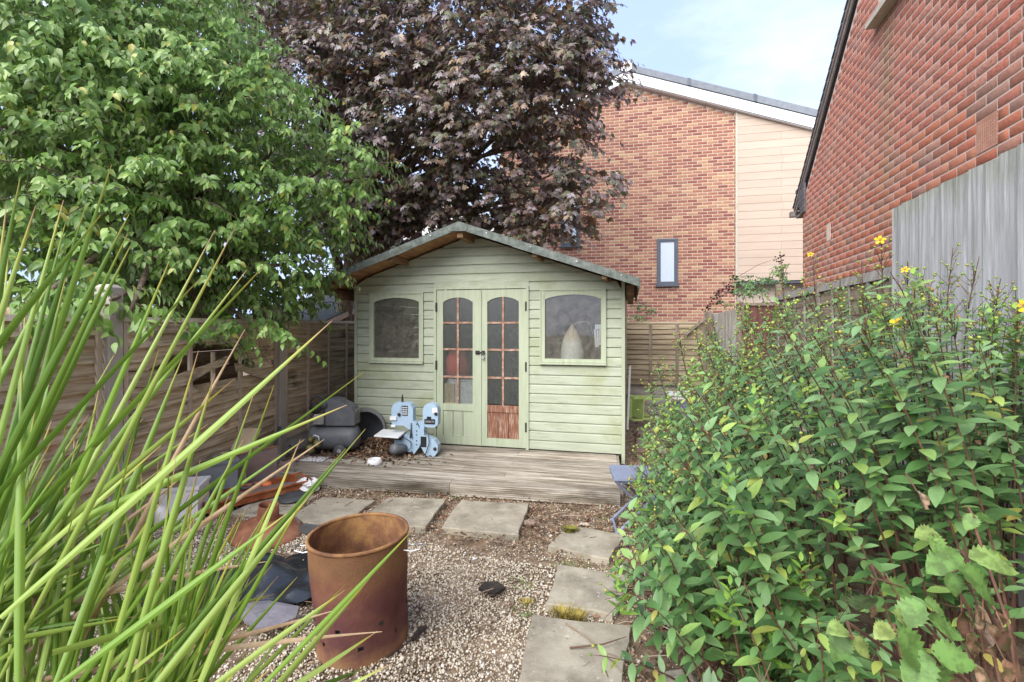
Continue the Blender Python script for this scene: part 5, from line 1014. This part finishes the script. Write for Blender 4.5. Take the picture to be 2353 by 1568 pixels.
g.f.append(tuple(range(k0+np_-1,k0-1,-1))); g.build('tub_body', TUB, tb, world=False)
G().box(-.165,.165,-.14,.15,.004,.012).build('tub_side', TUB, tb, world=False)

bs = thing('band_saw', 'pale blue three-wheel band saw with a white table standing on the deck', 'band saw', (-2.16,4.76,ZD), .10)
def rrect(x0, x1, z0, z1, r, rs=None, n=5):
    rs = rs or (r,r,r,r); out = []
    for (cx, cz, a0), q in zip(((x1,z0,-90),(x1,z1,0),(x0,z1,90),(x0,z0,180)), rs):
        sx, sz = (-1 if cx == x1 else 1), (1 if cz == z0 else -1)
        for i in range(n+1): a = R(a0+90*i/n); out.append((cx+sx*q+q*math.cos(a), cz+sz*q+q*math.sin(a)))
    return out
body = [(-.235,.31),(-.12,.31),(-.06,.27),(-.05,-.02+.06),(-.03,.05),(-.01,.02),(.02,.06),(.05,.10),(.05,.28),(.02,.34),(-.02,.36),(-.02,.49),(-.045,.53),(-.085,.545),(-.20,.545),(-.235,.52),(-.25,.48),(-.25,.34)]
G().prism(body, -.05, .045, 'y').build('saw_frame', SAW, bs, world=False)
G().prism(rrect(.085,.245,.30,.545,.07,(.05,.075,.075,.05)), -.055, .05, 'y').build('upper_wheel_cover', SAW, bs, world=False)
G().prism([(.052,.30),(.10,.30),(.125,.33),(.10,.35),(.03,.35)], -.045, .04, 'y').build('neck', SAW, bs, world=False)
G().prism([(.052,.30),(.052,.13),(.11,.02),(.15,.0),(.21,.005),(.24,.05),(.245,.12),(.21,.17),(.14,.20),(.10,.22),(.10,.30)], -.055, .05, 'y').build('lower_wheel_cover', SAW, bs, world=False)
G().prism([(-.245,.02),(-.06,.035),(-.05,.20),(-.10,.215),(-.22,.19)], -.03, .08, 'y').build('base_casting', SAW, bs, world=False)
G().cbox((-.255,-.06,.225),(.26,.24,.016),(.07,.04,0),.003).build('saw_table', SAWW, bs, world=False); G().cbox((-.20,-.04,.195),(.14,.12,.035),(.05,.04,0)).build('table_bracket', IRON, bs, world=False)
o = G().lathe([(.0,-.10),(.042,-.10),(.052,-.09),(.052,.06),(.03,.08),(.0,.08)], 20, Matrix.Translation((-.16,-.12,.085)) @ Matrix.Rotation(R(65),4,'Z') @ Matrix.Rotation(R(-78),4,'Y')).build('motor', TANK, bs, True, world=False)
G().tube([(-.235,-.03,.47),(-.235,-.035,.34)],.006,6).cbox((-.225,-.06,.385),(.07,.02,.035)).cbox((-.225,-.055,.305),(.045,.03,.02)).build('blade_guide', SAWW, bs, world=False)
G().tube([(-.15,0,.545),(-.15,0,.575),(-.15,0,.60),(-.15,0,.625)],[.012,.012,.008,.004],8).build('tension_knob', IRON, bs, world=False)
for x, z in ((-.165,.425),(.225,.44),(.215,.085)): G().lathe([(.0,0),(.016,0),(.018,.014),(.008,.022),(.0,.022)], 10, Matrix.Translation((x,-.051,z)) @ Matrix.Rotation(R(90),4,'X')).build('knob', IRON, bs, world=False)
p1 = G().box(-.135,-.075,-.056,-.0505,.415,.515).build('warning_plate', PLATE, bs, world=False)
g = G()
for i in range(4):
    for j in range(2): g.box(-.130+.028*j,-.106+.028*j,-.0575,-.0563,.425+.022*i,.437+.022*i)
g.build('plate_print', INK, p1, world=False)
G().box(-.165,-.145,-.058,-.0505,.46,.53).build('tension_scale', SAW, bs, world=False)
p2 = G().box(.105,.215,-.0615,-.0555,.335,.385).build('name_plate', PLATE, bs, world=False); G().box(.13,.175,-.061,-.0555,.386,.41).build('emblem_plate', PLATE, bs, world=False)
fc = bpy.data.curves.new('lettering','FONT'); fc.body = '\u25B3DELTA'; fc.size = .024; fc.extrude = .0006; fc.align_x = 'CENTER'; fc.align_y = 'CENTER'
tmp = bpy.data.objects.new('lettering', fc); COL.objects.link(tmp); bpy.context.view_layer.update()
fm = bpy.data.meshes.new_from_object(tmp.evaluated_get(bpy.context.evaluated_depsgraph_get())); bpy.data.objects.remove(tmp); fm.materials.clear(); fm.materials.append(INK)
lo = bpy.data.objects.new('lettering', fm); COL.objects.link(lo); lo.parent = p2; lo.location = (.160,-.0625,.360); lo.rotation_euler = (R(90),0,0)
G().box(.185,.235,-.0575,-.0555,.45,.50).build('white_label', WPLAST, bs, world=False); G().box(.065,.125,-.0605,-.0555,.10,.205).build('motor_plate', PLATE, bs, world=False)
g = G(); g.tube([(.10,-.06,.27),(.155,-.075,.24),(.16,-.08,.14),(.13,-.08,.05),(.10,-.08,.015)],.005,6); g.tube([(-.05,-.06,.27),(-.10,-.075,.24),(-.105,-.08,.19),(-.06,-.08,.17),(-.03,-.08,.15),(-.03,-.08,.09),(-.06,-.09,.065),(-.12,-.09,.07)],.005,6); g.tube([(-.035,-.055,.34),(-.035,-.065,.27),(-.025,-.07,.19),(-.045,-.07,.19),(-.035,-.062,.29)],.006,6); g.build('cable', BLKP, bs, True, world=False)
for z in (.36,.33,.26,.22,.16,.12): G().lathe([(.0,0),(.006,0),(.006,.006),(.0,.006)], 8, Matrix.Translation((.02,-.0505,z)) @ Matrix.Rotation(R(90),4,'X')).build('bolt', STEEL if z > .35 else IRON, bs, world=False)
bw_ = thing('dog_bowl', 'white upturned-edge dog bowl on the deck between compressor and band saw', 'bowl', (-2.42,4.37,ZD))
G().lathe([(.075,.0),(.08,.004),(.062,.045),(.058,.048),(.053,.044),(.045,.018),(.0,.014)], 28).build('bowl_body', WPLAST, bw_, True, world=False)
G().lathe([(.0,.028),(.03,.027),(.047,.024)], 16).build('bowl_contents', LITTER, bw_, True, world=False)

# ------------------------------------------------------------ junk on the left
tr = thing('rusty_trough', 'long shallow rusty metal trough with an orange rim lying by the left fence', 'trough', (-3.0,3.5,.02), R(62))
g = G(); a, b = .42, .13
for (x0, x1, y0, y1, z0, z1) in ((-a,a,-b,b,.02,.028),(-a,a,-b,-b+.012,.028,.085),(-a,a,b-.012,b,.028,.085),(-a,-a+.012,-b+.012,b-.012,.028,.085),(a-.012,a,-b+.012,b-.012,.028,.085)): g.box(x0,x1,y0,y1,z0,z1)
g.build('tray', ORUST, tr, world=False)
G().box(-a-.015,a+.015,-b-.018,-b-.001,.078,.09).box(-a-.015,a+.015,b+.001,b+.018,.078,.09).build('rim', ORUST, tr, world=False)
G().lathe([(.0,.03),(.12,.03),(.125,.045),(.1,.06),(.0,.055)], 24, Matrix.Translation((0,0,0)) @ Matrix.Diagonal((2.9,.85,1,1))).build('ash_bed', BURNT, tr, True, world=False)
shp = thing('steel_plate', 'heat-blued curved steel plate standing on edge behind the rusty trough', 'metal plate', (-3.32,3.55,0), R(62))
g = G(); nn_ = 12
for i in range(nn_+1):
    q = i/nn_; x = -.38+.76*q; y = .05*math.sin(math.pi*q)
    for o_ in (0,.004): g.v += [(x,y+o_,.02),(x+.01,y-.03+o_,.30+.05*q)]
for i in range(nn_): a = 4*i; g.f += [(a,a+4,a+5,a+1),(a+2,a+3,a+7,a+6),(a+1,a+5,a+7,a+3)]
g.build('sheet', BURNT, shp, world=False)
G().tube([(-.375,-.03,.305),(0,.02,.325),(.385,-.03,.355)],.006,6).build('rolled_edge', RUST2, shp, world=False)
ep = thing('end_plate', 'small slotted burnt metal end plate standing beside the deck corner', 'metal plate', (-3.08,3.93,0), R(10))
g = G().box(-.085,-.07,-.004,.004,0,.20).box(.07,.085,-.004,.004,0,.20).box(-.07,.07,-.004,.004,.17,.20).box(-.07,.07,-.0035,.0035,.09,.115).box(-.07,.07,-.004,.004,0,.03).box(-.012,.012,-.003,.003,.03,.17); g.build('plate', BURNT, ep, world=False)
def junk(name, lab, cat, c, sz, rot, m, lid=None, m2=None):
    t_ = thing(name, lab, cat, c, rot); x, y, z = sz; g = G(); w = .008
    g.box(-x,x,-y,-y+w,0,z).box(-x,x,y-w,y,0,z).box(-x,-x+w,-y+w,y-w,0,z).box(x-w,x,-y+w,y-w,0,z).box(-x+w,x-w,-y+w,y-w,0,w); g.build('box_body', m, t_, world=False)
    g = G(); g.box(-x-.01,x+.01,-y-.01,-y-.001,z-.025,z).box(-x-.01,x+.01,y+.001,y+.01,z-.025,z).box(-x-.01,-x-.001,-y,y,z-.025,z).box(x+.001,x+.01,-y,y,z-.025,z); g.build('rim', m2 or m, t_, world=False)
    if lid: G().cbox(lid,(2*x,2*y,.012),(U(.5,.8),0,0)).build('flap', m2 or m, t_, world=False)
    return t_
junk('white_crate', 'dirty white plastic crate among the junk by the left fence', 'crate', (-3.32,3.05,0), (.17,.13,.26), .5, WPLAST)
junk('grey_crate', 'dark grey crate wedged behind the white crate', 'crate', (-3.42,3.42,0), (.2,.12,.33), .9, GREYPL)
junk('open_carton', 'sagging buff open carton behind the grey crate', 'carton', (-3.45,3.75,0), (.14,.12,.34), .3, CARD, (0,.1,.40))
for (a, b, lab) in ((at(505,952,4.6),at(533,1070,4.5),'dark grey pole leaning on the fence behind the crates'),(at(643,982,5.05),at(612,1095,4.7),'dark grey pole leaning beside the concrete post nearest the compressor')):
    t_ = thing('pole', lab, 'pole', (b.x,b.y,0)); b2 = a.lerp(b, 1.0); b3 = b+(b-a)*((b.z-.01)/max(.05,(a.z-b.z))); G().tube([a, b, b3], .013, 8).build('shaft', DKPLANK, t_); G().tube([a+(a-b).normalized()*.0, a+(a-b).normalized()*-.10], .017, 8).build('grip', BLKP, t_)
o = G().lathe([(.0,.02),(.03,.03),(.045,.05),(.03,.085),(.0,.09)], 14, Matrix.Translation((-3.05,3.66,.03)) @ Matrix.Diagonal((1.2,.9,.8,1))).build('orange_ball', mat('orange_plastic', [(.3,(.62,.14,.04)),(.7,(.72,.2,.07))], 9, rough=.5), None, True); tag(o, 'small faded orange plastic lump on the rim of the rusty trough', 'scrap')
g = G(); g.tube([(-3.13+.055*math.cos(a), 3.52+.055*math.sin(a), .10) for a in [math.tau*i/16 for i in range(17)]], .012, 7, False); tag(g.build('black_ring', BLKP, None, True), 'black rubber ring resting in the rusty trough', 'ring')
o = G().lathe([(.0,.0),(.10,.0),(.105,.006),(.10,.014),(.03,.018),(.0,.018)], 28, Matrix.Translation((-2.68,3.50,.045)) @ Matrix.Rotation(R(8),4,'X')).build('black_disc', BLKP, None, True); tag(o, 'flat black disc lying on the dusty slab beside the rusty lid', 'disc')
g = G(); vs = []
for i in range(9):
    for k in range(14):
        a = math.tau*k/14; r = .085*math.sin(math.pi*(i+.3)/9.2); vs.append((r*1.3*math.cos(a)*(1+.2*math.sin(3*a+i)), r*math.sin(a)*(1+.25*math.cos(4*a+i*2)), .055*(1-math.cos(math.pi*i/8))/1.0*(1+.1*math.sin(5*a))))
g.add([Vector(v)+Vector((-2.72,3.78,.0)) for v in vs], [(14*i+k,14*i+(k+1)%14,14*i+14+(k+1)%14,14*i+14+k) for i in range(8) for k in range(14)]); tag(g.build('plastic_bag', WPLAST, None), 'crumpled white plastic bag against the front of the deck', 'bag')
# black polythene sheet, slate and stones
g = G(); nx, ny = 60, 46; o0, ux, uy = Vector((-2.10,1.72,.0)), Vector((.50,.62,0)), Vector((-.40,.42,0))
for j in range(ny+1):
    for i in range(nx+1):
        a, b = i/nx, j/ny; w = .03*math.sin(3.1*a*3+2*b)+.02*math.sin(9*b+5*a)+.012*math.sin(21*a-13*b)
        ed = 1+.10*math.sin(7*a+3)*(.5-abs(b-.5)); p = o0+ux*(a+.05*math.sin(6*b))*1.05+uy*((b-.5)*ed*1.1+.5+.05*math.sin(5*a)); g.v.append((p.x,p.y,.014+max(0,.020+w*.9+.028*abs(math.sin(8*a+5*b+2*math.sin(6*b)))**2*math.sin(3*b+1))+.05*math.exp(-((a-.5)/.25)**2-((b-.55)/.3)**2)))
for j in range(ny):
    for i in range(nx): a = j*(nx+1)+i; g.f.append((a,a+1,a+nx+2,a+nx+1))
tag(g.build('polythene_sheet', POLY, None, True), 'crumpled black polythene sheet on the gravel left of the rusty bin', 'plastic sheet')
def stone(c, r, m, lab, name='stone', cat='stone', flat=.6, grp=None):
    g = G(); vs = []; n = 9; ph = U(0,9)
    for i in range(6):
        for k in range(n):
            a = math.tau*k/n; e = math.pi*i/5; q = r*(1+.18*math.sin(2*a+ph)+.12*math.cos(3*a+ph*2)); vs.append((c[0]+q*math.sin(e)*math.cos(a), c[1]+q*.8*math.sin(e)*math.sin(a), c[2]+r*flat*(1-math.cos(e))/2*(1+.1*math.sin(a*2))))
    g.add(vs, [(n*i+k,n*i+(k+1)%n,n*i+n+(k+1)%n,n*i+n+k) for i in range(5) for k in range(n)]); tag(g.build(name, m), lab, cat, grp)
stone((-1.68,2.02,.06), .15, SLATEC, 'flat grey stone weighing down the black polythene sheet', flat=.25)
stone((.19,2.02,.0), .10, STONE, 'pale rounded rock under the shrub at the bottom edge', flat=.9)
stone((-.71,3.52,.0), .045, mat('brown_cobble', [(.3,(.17,.12,.09)),(.7,(.25,.18,.14))], 12), 'brown pebble between two of the slabs in front of the deck', flat=.9)
stone((-.33,3.62,.0), .035, STONE, 'small pale stone chip on the soil right of the widest slab', flat=.4)
for i in range(9):
    x, y = -2.28+U(-.25,.25), 2.28+U(-.16,.16); o = G().prism([(x+.045*U(.6,1.1)*math.cos(a+U(-.3,.3)), y+.04*U(.6,1.1)*math.sin(a)) for a in (0,1.2,2.4,3.7,5)], .012+.004*i, .020+.004*i, 'z').build('slate_chip', SLATEC); tag(o, 'broken purple-grey slate chip, one of several scattered on the gravel behind the black sheet', 'slate', 'broken slate chips left of the bin')
for x, y, s_, lab in ((-.93,2.86,.03,'scrap of white paper on the gravel between bin and slabs'),(-.06,2.98,.028,'small white scrap on the soil beside the diamond slab')):
    g = G(); g.add([(x+s_*U(-1,1),y+s_*U(-1,1)*.6,.02+U(0,.025)) for _ in range(8)], [(0,1,2),(2,3,4),(4,5,6),(6,7,0),(1,3,5),(0,2,5)]); tag(g.build('paper_scrap', WPLAST), lab, 'paper')
o = G().prism([(-.80,2.56),(-.70,2.53),(-.66,2.60),(-.72,2.65),(-.79,2.63)], .016, .032, 'z').build('charcoal_lump', IRON); tag(o, 'flat piece of charred wood on the gravel in the middle', 'charcoal')
o = G().tube([(-.965,2.09,.02),(-.955,2.15,.028),(-.945,2.19,.02)],[.012,.016,.008],6).build('charred_stick', IRON); tag(o, 'short burnt stick beside the pale straw stalk', 'stick')

# ------------------------------------------------------------ moss and tufts
def tuft(c, n, h, r, m, name, lab, cat):
    g = G()
    for _ in range(n):
        a = U(0,6.3); q = r*U(0,1); b = Vector((c[0]+q*math.cos(a), c[1]+q*math.sin(a), c[2])); l = h*U(.5,1.1); d = Vector((math.cos(a)*U(.2,1),math.sin(a)*U(.2,1),1)).normalized(); s_ = d.cross(Vector((0,0,1))).normalized()*.0022
        g.add([b-s_, b+s_, b+d*l*.6+s_, b+d*l*.6-s_, b+d*l+Vector((0,0,-.15*l))], [(0,1,2,3),(3,2,4)])
    tag(g.build(name, m), lab, cat, kind=None)
tuft((-.41,3.43,.034), 1500, .010, .065, MOSS, 'moss_patch', 'round olive moss patch on the diamond slab', 'moss')
DRYG = mat('yellow_dry_moss', [(.3,(.22,.17,.04)),(.7,(.42,.34,.09))], 20, bump=0)
tuft((-.33,2.455,.0), 260, .06, .06, DRYG, 'dry_tuft', 'yellow-brown dry tuft between the two nearest slabs', 'tuft')
tuft((-.255,2.44,.0), 180, .06, .045, DRYG, 'dry_tuft', 'smaller dry tuft touching the right of the yellow-brown one', 'tuft')
tuft((-.53,2.52,.0), 120, .025, .04, DRYG, 'dry_tuft', 'faint yellow moss tuft on the gravel left of the middle slab', 'tuft')
GRASSM = leafmat('weed_leaf', [(0,(.10,.20,.03)),(1,(.24,.36,.07))], .5, .2)
P = []
for (cx, cy, n, s) in ((-.38,2.98,60,.03),(-.6,2.72,50,.04),(-.52,2.42,30,.03),(-1.4,3.93,40,.04),(-2.0,3.86,30,.04),(-.18,3.75,60,.05),(-.28,3.02,30,.04),(-.02,2.95,60,.05),(-2.2,2.6,30,.06),(.1,5.5,60,.08)):
    for _ in range(n): P.append((cx+random.gauss(0,s), cy+random.gauss(0,s), .004+U(0,.012)))
P = np.array(P); A = RNG.normal(size=P.shape); A[:,2] = abs(A[:,2])*.5; s = RNG.uniform(.007,.018,len(P))
tag(merged('weeds', LT_G, frames(P,A,RNG.normal(size=P.shape)*.4+np.array((0,0,1)),s), GRASSM, None, True), kind='stuff')

# ------------------------------------------------------------ right of the summerhouse
def stool(loc, rz, lab, hide_group=None):
    t_ = thing('folding_stool', lab, 'stool', loc, rz, hide_group)
    G().prism(rrect(-.20,.20,-.16,.16,.03), .392, .412, 'z').build('seat', BLUEG, t_, world=False)
    G().box(-.19,.19,-.15,-.135,.372,.391).box(-.19,.19,.135,.15,.372,.391).build('seat_rail', BLUED, t_, world=False)
    for y in (-.155,.155):
        G().tube([(-.18,y*.97,.385),(.0,y,.20),(.19,y,.008)], .011, 8).build('leg', BLUED, t_, world=False)
        G().tube([(.18,y*.85,.385),(.0,y*.85,.20),(-.19,y*.85,.008)], .011, 8).build('leg', BLUEG, t_, world=False)
    G().tube([(.185,-.15,.02),(.185,.15,.02)], .009, 8).build('foot_bar', BLUED, t_, world=False); G().tube([(-.175,-.13,.03),(-.175,.13,.03)], .009, 8).build('foot_bar', BLUEG, t_, world=False)
    return t_
stool((.06,3.62,0), R(8), 'blue-grey folding stool with crossed legs half hidden by the shrub in front of the deck')
s2 = stool((.46,6.95,.02), R(70), 'blue-grey folding stool further back beside the plank path'); s2.rotation_euler = (R(70),0,R(60)); s2.location = (.42,6.9,.2)
gc = thing('garden_chair', 'lime green plastic garden chair lying on its side behind the summerhouse corner', 'chair', (.10,7.25,.28))
def lbox(nm, *a): return G().cbox(*a).build(nm, LIME, gc, world=False)
lbox('seat', (0,0,0), (.42,.42,.025), (0,0,0), .01); g = G()
for k in range(5): g.cbox((-.16+.08*k,.215,.26), (.045,.02,.36), (-.12,0,0))
g.cbox((0,.245,.46),(.42,.025,.07),(-.12,0,0),.01).cbox((0,.205,.05),(.42,.025,.06),(-.12,0,0),.01).cbox((-.205,.22,.25),(.03,.03,.46),(-.12,0,0)).cbox((.205,.22,.25),(.03,.03,.46),(-.12,0,0)); g.build('backrest', LIME, gc, world=False)
for x in (-.21,.21): lbox('armrest', (x,-.0,.20), (.05,.40,.02), (0,0,0), .008); lbox('arm_post', (x,-.18,.10), (.035,.035,.2))
for x in (-.19,.19):
    for y in (-.19,.19): lbox('leg', (x,y,-.20), (.04,.04,.38), (.06*(1 if y > 0 else -1),0,0))
gc.scale = (.72,)*3; gc.rotation_euler = (R(5),R(-88),R(25))
tb2 = thing('plastic_table', 'low white plastic table between the shrub and the back fence', 'table', (.70,7.45,0))
G().cbox((0,0,.465),(.42,.42,.025),(0,0,.1),.008).build('tabletop', WPLAST, tb2, world=False); G().cbox((0,0,.435),(.38,.38,.035),(0,0,.1)).build('apron', WPLAST, tb2, world=False)
for x in (-.17,.17):
    for y in (-.17,.17): G().cbox((x,y,.21),(.04,.04,.42),(0,0,.1)).build('leg', WPLAST, tb2, world=False)
wb = thing('leaning_sheet', 'tall white panel leaning against the back corner of the summerhouse', 'plastic sheet', (-.03,7.2,0))
G().cbox((-.028,7.25,.43),(.022,.5,.84),(0,R(2.2),0)).build('sheet', WPLAST, wb); G().cbox((-.032,6.995,.43),(.026,.012,.84),(0,R(2.2),0)).build('edge_strip', WHITE, wb)
for k in range(5):
    o = G().cbox((.27+U(-.01,.01),5.95+.30*k,.012),(.42,.285,.03),(0,0,U(-.03,.03)),.006).build('path_plank', PLANK); tag(o, 'grey-brown plank laid crosswise in the path beside the summerhouse', 'plank', 'planks of the side path')
